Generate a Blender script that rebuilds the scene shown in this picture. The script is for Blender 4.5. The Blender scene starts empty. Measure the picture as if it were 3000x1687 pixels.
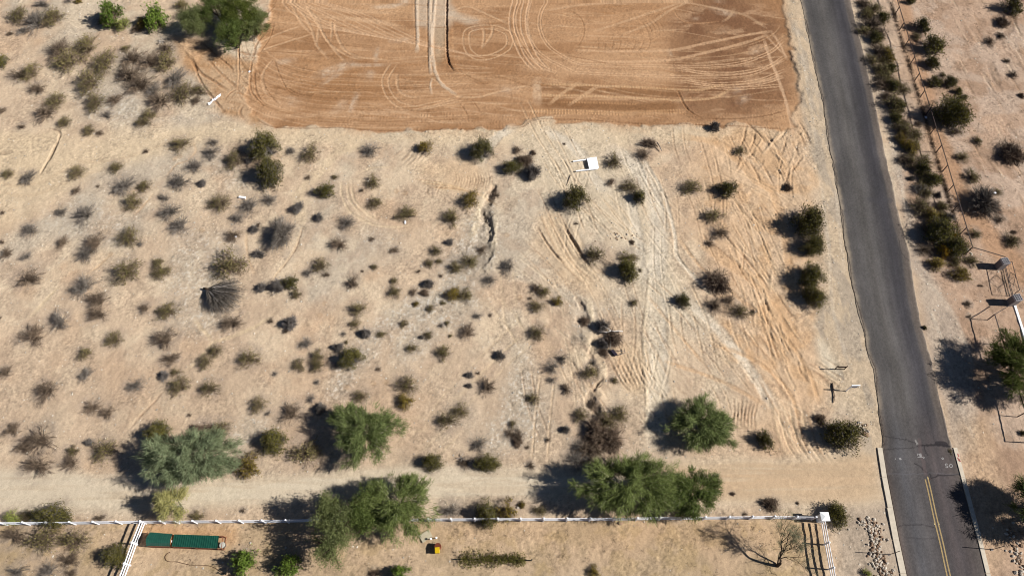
import bpy, math, random
import numpy as np
from mathutils import Vector, Matrix
scene = bpy.context.scene
COL = scene.collection
# ---------------------------------------------------------------- camera
HC = 70.0; F = 2000.0; S60 = math.sin(math.radians(60)); C60 = 0.5
cam_d = bpy.data.cameras.new("camera"); cam = bpy.data.objects.new("camera", cam_d); COL.objects.link(cam)
cam_d.sensor_width = 36; cam_d.lens = 24; cam_d.clip_end = 6000; cam_d.clip_start = 1
cam.location = (0, 0, HC); cam.rotation_euler = (math.radians(30), 0, 0)
scene.camera = cam; scene.cycles.filter_width = 1.05
# ---------------------------------------------------------------- light
SUN_EL = math.radians(35.0); SUN_AZ = math.radians(94.5)      # azimuth clockwise from +Y
tos = Vector((math.sin(SUN_AZ)*math.cos(SUN_EL), math.cos(SUN_AZ)*math.cos(SUN_EL), math.sin(SUN_EL)))
sl = bpy.data.lights.new("sun", 'SUN'); sl.energy = 5.0; sl.angle = math.radians(0.5); sl.color = (1.0, 0.97, 0.925)
so = bpy.data.objects.new("sun", sl); COL.objects.link(so); so.rotation_euler = tos.to_track_quat('Z', 'Y').to_euler(); so.location = (60, 0, 60)
w = bpy.data.worlds.new("World"); scene.world = w; w.use_nodes = True
nt = w.node_tree; bg = nt.nodes['Background']; sky = nt.nodes.new('ShaderNodeTexSky')
sky.sky_type = 'NISHITA'; sky.sun_disc = False; sky.sun_elevation = SUN_EL; sky.sun_rotation = SUN_AZ; sky.air_density = .45; sky.dust_density = .15; sky.altitude = 600
nt.links.new(sky.outputs[0], bg.inputs[0]); bg.inputs[1].default_value = 0.05
scene.view_settings.view_transform = 'Standard'; scene.view_settings.look = 'None'
scene.view_settings.exposure = 0.74; scene.view_settings.gamma = 1.0
ALB = 0.60        # albedo of a surface that shows as a given picture value in full sun

def G(px, py, z=0.0):
    u = px-1500.0; v = py-843.5
    t = (HC-z)/(F*S60+v*C60)
    return (u*t, (F*C60-v*S60)*t)
def ppm(py): return (F*S60+(py-843.5)*C60)/HC         # pixels of the 3000 px photo per metre
def lin(c):
    c = np.asarray(c, float)/255.0
    return np.where(c <= 0.04045, c/12.92, ((c+0.055)/1.055)**2.4)
def alb(c): return lin(c)*ALB
rng = np.random.default_rng(7)
random.seed(7)
# ---------------------------------------------------------------- mesh helpers
def link(o, parent=None):
    COL.objects.link(o)
    if parent is not None: o.parent = parent
    return o
def tag(o, label=None, cat=None, group=None, kind=None):
    if label: o['label'] = label
    if cat: o['category'] = cat
    if group: o['group'] = group
    if kind: o['kind'] = kind
    return o
def mesh_np(name, V, faces, mat=None, smooth=False, colattr=None):
    """faces: list of int arrays (n,3) or (n,4)"""
    me = bpy.data.meshes.new(name)
    V = np.ascontiguousarray(V, dtype=np.float32)
    me.vertices.add(len(V)); me.vertices.foreach_set('co', V.ravel())
    faces = [np.asarray(f, dtype=np.int32) for f in faces if len(f)]
    nl = sum(f.size for f in faces); nf = sum(len(f) for f in faces)
    me.loops.add(nl); me.polygons.add(nf)
    me.loops.foreach_set('vertex_index', np.concatenate([f.ravel() for f in faces]))
    tot = np.concatenate([np.full(len(f), f.shape[1], np.int32) for f in faces])
    st = np.zeros(nf, np.int32); st[1:] = np.cumsum(tot)[:-1]
    me.polygons.foreach_set('loop_start', st)
    try: me.polygons.foreach_set('loop_total', tot)
    except Exception: pass
    if smooth: me.polygons.foreach_set('use_smooth', np.ones(nf, bool))
    me.update(calc_edges=True)
    if colattr is not None:
        a = me.color_attributes.new('Col', 'FLOAT_COLOR', 'POINT')
        c4 = np.ones((len(V), 4), np.float32); c4[:, :3] = colattr
        a.data.foreach_set('color', c4.ravel())
    me.validate()
    if mat: me.materials.append(mat)
    return me
def obj(name, me, parent=None, loc=(0, 0, 0)):
    o = bpy.data.objects.new(name, me); o.location = loc
    return link(o, parent)
def empty(name, loc=(0, 0, 0), rz=0):
    o = bpy.data.objects.new(name, None); o.location = loc; o.rotation_euler = (0, 0, rz); o.empty_display_size = .2
    return link(o)
def dup(root):
    r = root.copy(); COL.objects.link(r)
    for ch in root.children:
        c = ch.copy(); COL.objects.link(c); c.parent = r
    return r
class MB:
    def __init__(s): s.v = []; s.f = []
    def add(s, vs, fs):
        n = len(s.v); s.v += [tuple(v) for v in vs]; s.f += [tuple(i+n for i in f) for f in fs]
    def box(s, c, size, M=None):
        x, y, z = [a/2 for a in size]; c = Vector(c)
        vs = [Vector((sx*x, sy*y, sz*z)) for sz in (-1, 1) for sy in (-1, 1) for sx in (-1, 1)]
        if M is not None: vs = [M @ v for v in vs]
        s.add([v+c for v in vs], [(0, 2, 3, 1), (4, 5, 7, 6), (0, 1, 5, 4), (2, 6, 7, 3), (0, 4, 6, 2), (1, 3, 7, 5)])
    def bar(s, a, b, wd, h):
        a = Vector(a); b = Vector(b); d = (b-a); L = d.length; d.normalize()
        up = Vector((0, 0, 1))
        if abs(d.z) > .95: up = Vector((0, 1, 0))
        x = d.cross(up).normalized(); u = x.cross(d).normalized()
        M = Matrix((x, d, u)).transposed()
        s.box((a+b)/2, (wd, L, h), M)
    def tube(s, pts, rad, n=6, cap=True):
        pts = [Vector(p) for p in pts]
        if not hasattr(rad, '__len__'): rad = [rad]*len(pts)
        rings = []
        for i, p in enumerate(pts):
            d = (pts[min(i+1, len(pts)-1)]-pts[max(i-1, 0)]).normalized()
            up = Vector((0, 0, 1)) if abs(d.z) < .9 else Vector((1, 0, 0))
            x = d.cross(up).normalized(); y = x.cross(d)
            rings.append([p+(x*math.cos(2*math.pi*k/n)+y*math.sin(2*math.pi*k/n))*rad[i] for k in range(n)])
        vs = [v for r in rings for v in r]; fs = []
        for i in range(len(pts)-1):
            for k in range(n):
                fs.append((i*n+k, i*n+(k+1) % n, (i+1)*n+(k+1) % n, (i+1)*n+k))
        if cap:
            fs.append(tuple(range(n))[::-1]); fs.append(tuple((len(pts)-1)*n+k for k in range(n)))
        s.add(vs, fs)
    def build(s, name, mat, parent=None, loc=(0, 0, 0), smooth=False, bevel=0):
        me = bpy.data.meshes.new(name); me.from_pydata(s.v, [], s.f); me.update()
        if smooth:
            me.polygons.foreach_set('use_smooth', [True]*len(me.polygons))
        me.materials.append(mat)
        o = obj(name, me, parent, loc)
        if bevel:
            m = o.modifiers.new('bevel', 'BEVEL'); m.width = bevel; m.segments = 1
        return o
# ---------------------------------------------------------------- materials
def mat_plain(name, c, rough=.8, spec=.3, metal=0, var=.12, vscale=6, bump=0, bscale=40, coord='Object', c2=None):
    m = bpy.data.materials.new(name); m.use_nodes = True; n = m.node_tree; b = n.nodes['Principled BSDF']
    b.inputs['Roughness'].default_value = rough; b.inputs['Specular IOR Level'].default_value = spec; b.inputs['Metallic'].default_value = metal
    tc = n.nodes.new('ShaderNodeTexCoord'); no = n.nodes.new('ShaderNodeTexNoise'); no.inputs['Scale'].default_value = vscale; no.inputs['Detail'].default_value = 5
    n.links.new(tc.outputs[coord], no.inputs['Vector'])
    cr = n.nodes.new('ShaderNodeValToRGB'); c = np.array(c, float); c2 = c*(1+var) if c2 is None else np.array(c2, float)
    cr.color_ramp.elements[0].position = .32; cr.color_ramp.elements[1].position = .68
    cr.color_ramp.elements[0].color = (*(c*(1-var)), 1); cr.color_ramp.elements[1].color = (*np.clip(c2, 0, 1), 1)
    n.links.new(no.outputs['Fac'], cr.inputs[0]); n.links.new(cr.outputs[0], b.inputs['Base Color'])
    if bump:
        n2 = n.nodes.new('ShaderNodeTexNoise'); n2.inputs['Scale'].default_value = bscale; n2.inputs['Detail'].default_value = 6
        n.links.new(tc.outputs[coord], n2.inputs['Vector'])
        bp = n.nodes.new('ShaderNodeBump'); bp.inputs['Strength'].default_value = bump; bp.inputs['Distance'].default_value = .03
        n.links.new(n2.outputs['Fac'], bp.inputs['Height']); n.links.new(bp.outputs[0], b.inputs['Normal'])
    return m
def mat_leaf(name, c, c2, trans=.25, rvar=.25):
    """foliage/twigs: colour varies through the crown and from plant to plant"""
    m = bpy.data.materials.new(name); m.use_nodes = True; n = m.node_tree; b = n.nodes['Principled BSDF']
    b.inputs['Roughness'].default_value = .75; b.inputs['Specular IOR Level'].default_value = .2
    tc = n.nodes.new('ShaderNodeTexCoord'); no = n.nodes.new('ShaderNodeTexNoise'); no.inputs['Scale'].default_value = 3.2; no.inputs['Detail'].default_value = 6; no.inputs['Roughness'].default_value = .7
    n.links.new(tc.outputs['Object'], no.inputs['Vector'])
    cr = n.nodes.new('ShaderNodeValToRGB'); cr.color_ramp.elements[0].position = .3; cr.color_ramp.elements[1].position = .7
    cr.color_ramp.elements[0].color = (*c, 1); cr.color_ramp.elements[1].color = (*c2, 1)
    n.links.new(no.outputs['Fac'], cr.inputs[0])
    oi = n.nodes.new('ShaderNodeObjectInfo'); mr = n.nodes.new('ShaderNodeMapRange')
    mr.inputs['To Min'].default_value = 1-rvar; mr.inputs['To Max'].default_value = 1+rvar
    n.links.new(oi.outputs['Random'], mr.inputs['Value'])
    mx = n.nodes.new('ShaderNodeVectorMath'); mx.operation = 'SCALE'
    n.links.new(cr.outputs[0], mx.inputs[0]); n.links.new(mr.outputs[0], mx.inputs['Scale'])
    n.links.new(mx.outputs[0], b.inputs['Base Color'])
    if trans:
        tr = n.nodes.new('ShaderNodeBsdfTranslucent'); n.links.new(mx.outputs[0], tr.inputs['Color'])
        ms = n.nodes.new('ShaderNodeMixShader'); ms.inputs[0].default_value = trans
        n.links.new(b.outputs[0], ms.inputs[1]); n.links.new(tr.outputs[0], ms.inputs[2])
        n.links.new(ms.outputs[0], n.nodes['Material Output'].inputs['Surface'])
    return m
def mat_soil(name, speck=.15, bump=.30, fscale=8.0, stones=True, rough=.95):
    """soil or asphalt: surface colour from the mesh attribute, grain and pebbles from noise"""
    m = bpy.data.materials.new(name); m.use_nodes = True; n = m.node_tree; b = n.nodes['Principled BSDF']
    b.inputs['Roughness'].default_value = rough; b.inputs['Specular IOR Level'].default_value = .15
    at = n.nodes.new('ShaderNodeAttribute'); at.attribute_name = 'Col'
    tc = n.nodes.new('ShaderNodeTexCoord')
    no = n.nodes.new('ShaderNodeTexNoise'); no.inputs['Scale'].default_value = fscale; no.inputs['Detail'].default_value = 3; no.inputs['Roughness'].default_value = .8
    n.links.new(tc.outputs['Object'], no.inputs['Vector'])
    mr = n.nodes.new('ShaderNodeMapRange'); mr.inputs['From Min'].default_value = .25; mr.inputs['From Max'].default_value = .75
    mr.inputs['To Min'].default_value = 1-speck*1.6; mr.inputs['To Max'].default_value = 1+speck*1.6
    n.links.new(no.outputs['Fac'], mr.inputs['Value'])
    sc = n.nodes.new('ShaderNodeVectorMath'); sc.operation = 'SCALE'
    n.links.new(at.outputs['Color'], sc.inputs[0]); n.links.new(mr.outputs[0], sc.inputs['Scale'])
    n.links.new(sc.outputs[0], b.inputs['Base Color'])
    n2 = n.nodes.new('ShaderNodeTexNoise'); n2.inputs['Scale'].default_value = fscale*.55; n2.inputs['Detail'].default_value = 5; n2.inputs['Roughness'].default_value = .7
    n.links.new(tc.outputs['Object'], n2.inputs['Vector'])
    bp = n.nodes.new('ShaderNodeBump'); bp.inputs['Strength'].default_value = bump; bp.inputs['Distance'].default_value = .12
    n.links.new(n2.outputs['Fac'], bp.inputs['Height']); n.links.new(bp.outputs[0], b.inputs['Normal'])
    return m
# ---------------------------------------------------------------- numpy noise on arbitrary points
_lat = {}
def vnoise(X, Y, scale, seed):
    key = seed
    if key not in _lat: _lat[key] = np.random.default_rng(seed).random((512, 512)).astype(np.float32)
    L = _lat[key]
    ang = seed*1.37; ca, sa = math.cos(ang), math.sin(ang)
    x = (X*ca-Y*sa)/scale+1000.3; y = (X*sa+Y*ca)/scale+1000.7
    xi = np.floor(x).astype(np.int32); yi = np.floor(y).astype(np.int32)
    fx = (x-xi).astype(np.float32); fy = (y-yi).astype(np.float32)
    fx = fx*fx*(3-2*fx); fy = fy*fy*(3-2*fy)
    x0 = xi & 511; x1 = (xi+1) & 511; y0 = yi & 511; y1 = (yi+1) & 511
    a = L[y0, x0]; b = L[y0, x1]; c = L[y1, x0]; d = L[y1, x1]
    return (a+(b-a)*fx)*(1-fy)+(c+(d-c)*fx)*fy
def fbm(X, Y, scale, seed, octv=4, gain=.55):
    s = 0; a = 1; t = 0
    for i in range(octv):
        s = s+a*vnoise(X, Y, scale, seed*17+i); t += a; a *= gain; scale *= .5
    return s/t          # 0..1, mean .5
def sstep(a, b, x):
    t = np.clip((x-a)/(b-a), 0, 1); return t*t*(3-2*t)
# ================================================================ GROUND
GX = .11; GY = .11; X0, X1, Y0, Y1 = -84.0, 84.0, 6.0, 92.0
xs = np.arange(X0, X1, GX); ys = np.arange(Y0, Y1, GY)
GXX, GYY = np.meshgrid(xs, ys); GXX = GXX.astype(np.float32); GYY = GYY.astype(np.float32)
NY, NX = GXX.shape
def spline(pts, n=10):
    P = [np.array(p, float) for p in pts]
    if len(P) < 3: return np.array([P[0]+(P[-1]-P[0])*t for t in np.linspace(0, 1, 6)])
    P = [2*P[0]-P[1]]+P+[2*P[-1]-P[-2]]; out = []
    for i in range(1, len(P)-2):
        for t in np.linspace(0, 1, n, endpoint=False):
            a, b, c, d = P[i-1:i+3]
            out.append(.5*((2*b)+(c-a)*t+(2*a-5*b+4*c-d)*t*t+(3*b-a-3*c+d)*t**3))
    out.append(P[-2]); return np.array(out)
def gp(pts, off=None):      # points of the survey (photo pixels) -> ground metres
    if off is not None: pts = [(off[0]+x/3.22, off[1]+y/3.22) for x, y in pts]
    return [G(x, y) for x, y in pts]
def inpoly(PX, X, Y):
    r = np.zeros(X.shape, bool); n = len(PX)
    for i in range(n):
        x1, y1 = PX[i]; x2, y2 = PX[(i+1) % n]
        if y1 == y2: continue
        c = ((Y >= min(y1, y2)) & (Y < max(y1, y2)) & (X < (Y-y1)*(x2-x1)/(y2-y1)+x1)); r ^= c
    return r
def blur(M, r):
    k = max(1, int(r/GX))
    for ax in (0, 1):
        for _ in range(2):
            p = [(0, 0), (0, 0)]; p[ax] = (k+1, k)
            c = np.cumsum(np.pad(M, p, mode='edge'), axis=ax, dtype=np.float64)
            M = ((c[2*k+1:] - c[:-2*k-1]) if ax == 0 else (c[:, 2*k+1:] - c[:, :-2*k-1]))/(2*k+1)
    return M.astype(np.float32)
wx = (fbm(GXX, GYY, 3.0, 1, 4)-.5); wy = (fbm(GXX, GYY, 3.0, 2, 4)-.5)
def region(px_pts, soft=.3, warp=2.0, off=None):
    P = gp(px_pts, off); return blur(inpoly(P, GXX+wx*warp, GYY+wy*warp).astype(np.float32), soft)
C = np.zeros((NY, NX, 3), np.float32); HZ = np.zeros((NY, NX), np.float32)
def blend(mask, col):
    global C
    C += (alb(col).astype(np.float32)-C)*mask[..., None]
n_big = fbm(GXX, GYY, 14, 3, 4); n_mid = fbm(GXX, GYY, 3.5, 4, 4); n_fine = fbm(GXX, GYY, .7, 5, 3); n_grit = fbm(GXX, GYY, .26, 6, 2)
C[:] = alb((219, 193, 163))
blend(sstep(.45, .6, n_big)*.75, (206, 191, 169))
blend(sstep(.52, .68, fbm(GXX, GYY, 8, 8, 4))*.6, (212, 178, 144))
blend(sstep(.46, .66, n_mid)*.5, (233, 211, 180))
blend(sstep(.52, .7, fbm(GXX, GYY, 2.2, 9, 4))*.45, (190, 164, 138))
low = region([(-60, 1000), (1500, 1080), (2000, 1200), (2600, 1320), (2600, 1500), (-60, 1540)], 3.0, 6); blend(low*.45, (198, 172, 144))
# right-hand lot, darker and browner
R_ = region([(2560, -60), (3200, -60), (3200, 1760), (2880, 1760), (2800, 1300), (2700, 900)], 1.0, 2)
blend(R_*.85, (196, 164, 138)); blend(R_*sstep(.42, .6, n_mid)*.65, (170, 138, 112)); blend(R_*sstep(.52, .66, fbm(GXX, GYY, 5, 10))*.6, (208, 184, 162))
# bottom yard below the white fence
yard = region([(-60, 1528), (2420, 1512), (2420, 1790), (-60, 1790)], .15, .6)
blend(yard*.8, (203, 174, 140)); blend(yard*sstep(.45, .6, fbm(GXX, GYY, 4, 11))*.55, (184, 160, 126)); blend(yard*sstep(.5, .7, fbm(GXX, GYY, 1.2, 12))*.35, (178, 152, 104))
blend(region([(410, 1535), (700, 1535), (700, 1590), (410, 1590)], .5, 1)*.6, (210, 160, 112))
blend(region([(1230, 1545), (2400, 1530), (2400, 1575), (1230, 1580)], 1.0, 2)*.5, (212, 172, 128))
blend(region([(2440, 1470), (2590, 1330), (2650, 1700), (2460, 1720)], .5, 1)*.8, (186, 168, 148))
# pale compacted strip under the pad and across the upper left
pale = region([(-60, 490), (200, 440), (450, 395), (640, 355), (760, 372), (1200, 385), (1600, 352), (2300, 380), (2330, 410), (1900, 420), (1500, 425), (1000, 428), (700, 420), (480, 450), (300, 500), (100, 570), (-60, 600)], .8, 2)
blend(pale*.8, (226, 202, 168))
blend(region([(-60, 385), (180, 390), (120, 520), (-60, 560)], .6, 1.5)*.85, (228, 202, 166))
blend(region([(-60, 400), (200, 385), (520, 370), (600, 395), (400, 440), (250, 500), (100, 640), (-60, 700)], 1.0, 3)*.7, (227, 202, 168))
blend(region([(1480, 380), (1760, 370), (1950, 600), (2000, 800), (1950, 1200), (1930, 1320), (1880, 1320), (1880, 800), (1700, 620), (1560, 500)], 1.5, 4)*.75, (226, 206, 176))
blend(region([(1800, 720), (1960, 720), (2010, 900), (2160, 960), (2100, 1010), (1900, 900)], 1.2, 4)*.7, (216, 201, 176))
# loosened orange soil
ora = region([(2100, 380), (2340, 380), (2400, 560), (2400, 800), (2410, 1000), (2420, 1160), (2400, 1340), (2150, 1345), (2200, 1200), (2150, 1040), (2060, 900), (2090, 700), (2000, 500)], 1.2, 4)
blend(ora*.6, (226, 188, 148)); blend(ora*sstep(.5, .66, n_mid)*.5, (208, 164, 118))
blend(region([(1560, 640), (1620, 600), (1720, 760), (1800, 880), (1760, 900), (1640, 830), (1570, 740)], .8, 2)*.5, (226, 192, 152))
blend(region([(1190, 480), (1400, 470), (1440, 560), (1300, 560)], .8, 2)*.45, (226, 190, 148))
blend(region([(1790, 1000), (1890, 1010), (1890, 1160), (1840, 1150)], .6, 1)*.6, (224, 190, 150))
acc = region([(500, 110), (600, 115), (680, 175), (780, 190), (770, 380), (700, 350), (640, 330), (590, 255), (540, 190)], .5, 1.5)
blend(acc*.8, (204, 166, 126)); blend(acc*sstep(.48, .62, n_mid)*.6, (184, 138, 94))
blend(region([(2270, -60), (2350, -60), (2370, 250), (2400, 420), (2330, 420), (2330, 250)], .4, 1.2)*.7, (222, 184, 144))
# graded pad
PADP = [(800, -60), (775, 60), (745, 150), (730, 220), (728, 300), (742, 345), (800, 372), (900, 376), (1000, 373), (1100, 381), (1250, 380), (1400, 376), (1520, 374), (1560, 352), (1650, 348), (1750, 352), (1850, 360), (2000, 363), (2150, 370), (2330, 378), (2350, 300), (2330, 180), (2300, 60), (2275, -60)]
pad = region(PADP, .10, 3.4)
spill = region(PADP, 1.3, 5); blend(spill*sstep(.42, .62, fbm(GXX, GYY, 1.4, 92, 4))*.9*(1-pad), (204, 164, 126))
blend(pad, (190, 147, 108))
blend(pad*sstep(.42, .6, fbm(GXX*.35, GYY, 3.5, 13, 5))*.8, (166, 122, 84))
blend(pad*sstep(.5, .68, fbm(GXX*.3, GYY, 2.0, 14, 5))*.5, (214, 170, 128))
moist = region([(1975, 20), (2100, 0), (2240, 5), (2275, 100), (2310, 180), (2330, 300), (2300, 335), (2150, 350), (2060, 345), (2000, 300), (1985, 200), (1955, 100)], 1.5, 7)
blend(moist*(.7+.3*sstep(.35, .6, n_mid)), (136, 97, 68)); blend(moist*sstep(.56, .7, fbm(GXX*.4, GYY, 1.6, 15, 5))*.6, (205, 165, 128))
strip = region([(1580, 245), (1990, 262), (1990, 285), (1580, 268)], .3, .8)*.8; blend(strip, (146, 104, 68))
strip = region([(1560, 290), (1990, 300), (1980, 330), (1600, 318)], .4, .8)*.85; blend(strip, (144, 102, 66))
blend(region([(1560, 170), (1980, 190), (1990, 235), (1700, 225), (1500, 205)], .8, 2)*.6, (214, 172, 132)); blend(region([(1690, 150), (1980, 160), (1970, 185), (1700, 170)], .6, 2)*.35, (214, 172, 132))
blend(region([(1560, -20), (1980, -20), (1940, 160), (1640, 150)], 1.5, 3)*.35, (206, 160, 118)); blend(region([(780, 0), (1240, 0), (1230, 60), (800, 90)], 1.2, 3)*.45, (208, 164, 122))
blend(region([(840, 150), (1120, 190), (1120, 300), (900, 290)], 2.0, 3)*.4, (180, 132, 88))
HZ += -.12*pad + .05*pad*(fbm(GXX*.3, GYY, 1.5, 16, 4)-.5)
# dirt road along the bottom
ROADP = [(-60, 1378), (150, 1382), (330, 1400), (620, 1408), (850, 1398), (1100, 1372), (1500, 1372), (1900, 1352), (2300, 1350), (2566, 1318), (2600, 1470), (2440, 1480), (2200, 1470), (1900, 1462), (1300, 1452), (1000, 1450), (800, 1475), (500, 1490), (200, 1500), (-60, 1505)]
drt = region(ROADP, .45, 1.0)
blend(drt, (224, 206, 179)); blend(drt*sstep(.45, .65, fbm(GXX*.12, GYY, 1.2, 18, 4))*.6, (226, 210, 184))
blend(drt*region([(1880, 1330), (2600, 1300), (2600, 1500), (1880, 1480)], 1.5, 3)*.8, (214, 180, 142))
blend(drt*sstep(.5, .62, fbm(GXX*.1, GYY, .7, 19, 4))*.3, (196, 170, 138))
# asphalt outline (world)
LE = [(2343, 0), (2352, 34), (2369, 124), (2389, 217), (2411, 310), (2425, 425), (2436, 471), (2458, 602), (2470, 695), (2487, 800), (2500, 860), (2514, 918), (2531, 974), (2536, 1024), (2557, 1080), (2564, 1130), (2570, 1188), (2578, 1250), (2586, 1340), (2610, 1464), (2634, 1590), (2655, 1687)]
RE = [(2492, 0), (2511, 78), (2535, 174), (2563, 295), (2593, 450), (2616, 540), (2635, 633), (2666, 742), (2681, 850), (2697, 940), (2728, 1048), (2747, 1142), (2775, 1250), (2799, 1340), (2832, 1464), (2866, 1590), (2889, 1687)]
def edge(P):
    w_ = np.array([G(*p) for p in P]); o = np.argsort(w_[:, 1]); w_ = w_[o]
    Y = np.concatenate([[-60], w_[:, 1], [400]])
    s0 = (w_[4, 0]-w_[0, 0])/(w_[4, 1]-w_[0, 1]); s1 = (w_[-1, 0]-w_[-5, 0])/(w_[-1, 1]-w_[-5, 1])
    Xv = np.concatenate([[w_[0, 0]+s0*(-60-w_[0, 1])], w_[:, 0], [w_[-1, 0]+s1*(400-w_[-1, 1])]])
    return Y, Xv
LY, LX = edge(LE); RY, RX = edge(RE)
def road_l(y): return np.interp(y, LY, LX)
def road_r(y): return np.interp(y, RY, RX)
dl = GXX-road_l(GYY).astype(np.float32); dr = GXX-road_r(GYY).astype(np.float32)
# gravel shoulders
shl = region([(2295, -60), (2330, 180), (2370, 420), (2408, 560), (2415, 800), (2385, 980), (2440, 1130), (2500, 1230), (2540, 1330), (2600, 1330), (2560, 1000), (2440, 400), (2350, -60)], .35, 1.2)
blend(shl*.85, (211, 188, 158)); blend(shl*sstep(.45, .62, fbm(GXX, GYY*.25, 1.0, 20, 4))*.7, (180, 165, 146))
blend(region([(2385, 980), (2420, 1000), (2460, 1080), (2440, 1100), (2400, 1030)], .5, 1)*.7, (236, 222, 196))
shr = region([(2480, -60), (2545, 100), (2600, 330), (2640, 500), (2700, 760), (2830, 1000), (2870, 1290), (2800, 1340), (2700, 900), (2600, 400), (2480, -60)], .4, 1.6)
blend(shr*.85, (203, 184, 163)); blend(shr*sstep(.46, .62, fbm(GXX, GYY*.3, 1.4, 21, 4))*.55, (180, 162, 144))
blend(region([(2800, 1250), (2900, 1200), (2960, 1500), (2930, 1700), (2900, 1700), (2840, 1420)], .8, 2)*.6, (206, 174, 138))
path_r = region([(2606, -60), (2645, -60), (2702, 150), (2772, 395), (2862, 612), (3010, 775), (3010, 850), (2935, 785), (2822, 655), (2730, 445), (2650, 175)], .35, 1.0)
blend(path_r*.9, (192, 152, 118))
blend(region([(2560, -60), (2608, -60), (2700, 300), (2760, 520), (2720, 520), (2640, 300)], .4, 1)*.5, (206, 178, 150))
# gravel washes
for P, a in (([(1360, 640), (1440, 600), (1440, 760), (1340, 870), (1200, 940), (1110, 1000), (1060, 1060), (1010, 1180), (940, 1180), (1000, 1050), (1120, 930), (1290, 830)], .75),
             ([(1480, 980), (1530, 1000), (1580, 1180), (1560, 1260), (1440, 1330), (1400, 1240), (1500, 1170)], .6),
             ([(1200, 900), (1380, 830), (1420, 900), (1300, 1000), (1150, 1060)], .55), ([(1050, 660), (1150, 670), (1160, 710), (1070, 700)], .5),
             ([(1660, 900), (1720, 960), (1690, 1010), (1660, 1000)], .6), ([(600, 430), (730, 500), (730, 560), (640, 560)], .5), ([(180, 240), (430, 290), (380, 360), (250, 350)], .55),
             ([(640, 1290), (760, 1230), (800, 1290), (700, 1330)], .5), ([(500, 640), (700, 700), (640, 1000), (480, 930)], .4), ([(120, 650), (230, 560), (400, 640), (330, 720)], .35)):
    mk = region(P, .9, 4); blend(mk*a*(.6+.4*sstep(.35, .65, n_fine)), (192, 182, 164))
    blend(mk*a*sstep(.62, .75, n_grit)*.8, (232, 226, 214)); blend(mk*a*sstep(.38, .25, n_grit)*.6, (140, 130, 118))
# ---------------------------------------------------------------- strokes (ruts, ridges, tyre marks)
def stroke(wp, wd, dh=0, col=None, a=.5, berm=0, tread=0, brk=0, soft=.5):
    """wp world points; wd full width; dh depth(-)/height(+); berm side lips"""
    wp = np.asarray(wp, np.float32); ext = wd*1.6+.3
    i0 = max(0, int((wp[:, 0].min()-ext-X0)/GX)); i1 = min(NX, int((wp[:, 0].max()+ext-X0)/GX)+2)
    j0 = max(0, int((wp[:, 1].min()-ext-Y0)/GY)); j1 = min(NY, int((wp[:, 1].max()+ext-Y0)/GY)+2)
    if i1 <= i0 or j1 <= j0: return
    D = np.full((j1-j0, i1-i0), 1e3, np.float32); S = np.zeros_like(D); s = 0
    for k in range(len(wp)-1):
        (ax, ay), (bx, by) = wp[k], wp[k+1]; L2 = (bx-ax)**2+(by-ay)**2
        if L2 < 1e-6: continue
        a0 = max(i0, int((min(ax, bx)-ext-X0)/GX)); a1 = min(i1, int((max(ax, bx)+ext-X0)/GX)+2)
        b0 = max(j0, int((min(ay, by)-ext-Y0)/GY)); b1 = min(j1, int((max(ay, by)+ext-Y0)/GY)+2)
        L = math.sqrt(L2)
        if a1 > a0 and b1 > b0:
            X = GXX[b0:b1, a0:a1]; Y = GYY[b0:b1, a0:a1]
            t = np.clip(((X-ax)*(bx-ax)+(Y-ay)*(by-ay))/L2, 0, 1)
            d = np.hypot(X-ax-t*(bx-ax), Y-ay-t*(by-ay)); sub = D[b0-j0:b1-j0, a0-i0:a1-i0]; ss = S[b0-j0:b1-j0, a0-i0:a1-i0]
            m_ = d < sub; sub[m_] = d[m_]; ss[m_] = (s+t*L)[m_]
        s += L
    sl_ = (slice(j0, j1), slice(i0, i1)); h = wd/2
    D = D*(1+(n_fine[sl_]-.5)*.9)+(n_grit[sl_]-.5)*.10
    prof = 1-sstep(h*(1-soft), h*(1+soft*.6), D)
    if brk: prof = prof*(1-brk+brk*sstep(.35, .6, n_fine[sl_]))
    endf = np.clip(np.minimum(S, s-S)/1.2, 0, 1); prof = prof*(.35+.65*endf)
    if col is not None:
        C[sl_] += (alb(col).astype(np.float32)-C[sl_])*(prof*a)[..., None]
    if dh or tread:
        hh = dh*.52*prof*(.4+1.2*n_mid[sl_])
        if tread: hh = hh+tread*.6*prof*np.sin(2*np.pi*(S/.42))*sstep(.3, .6, n_fine[sl_])
        if berm: hh = hh+berm*.42*np.exp(-((D-h*1.25)/(h*.35+.05))**2)*endf
        HZ[sl_] += hh
def ST(pts, wd, off=None, **k): stroke(spline(gp(pts, off)), wd, **k)
def ST2(pts, wd, gap, off=None, **k):       # a pair of wheel ruts
    P = spline(gp(pts, off)); d = np.gradient(P, axis=0); d /= np.linalg.norm(d, axis=1)[:, None]+1e-9
    N = np.stack([-d[:, 1], d[:, 0]], 1)
    for s in (-1, 1): stroke(P+N*s*gap/2, wd, **k)
A = (750, 0); B = (1500, 0); D4 = (2200, 0)
LT = (224, 184, 144); PL = (224, 202, 176); DK = (140, 98, 62)
kw = dict(dh=-.05, berm=.04, a=.6, brk=.25)
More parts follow.
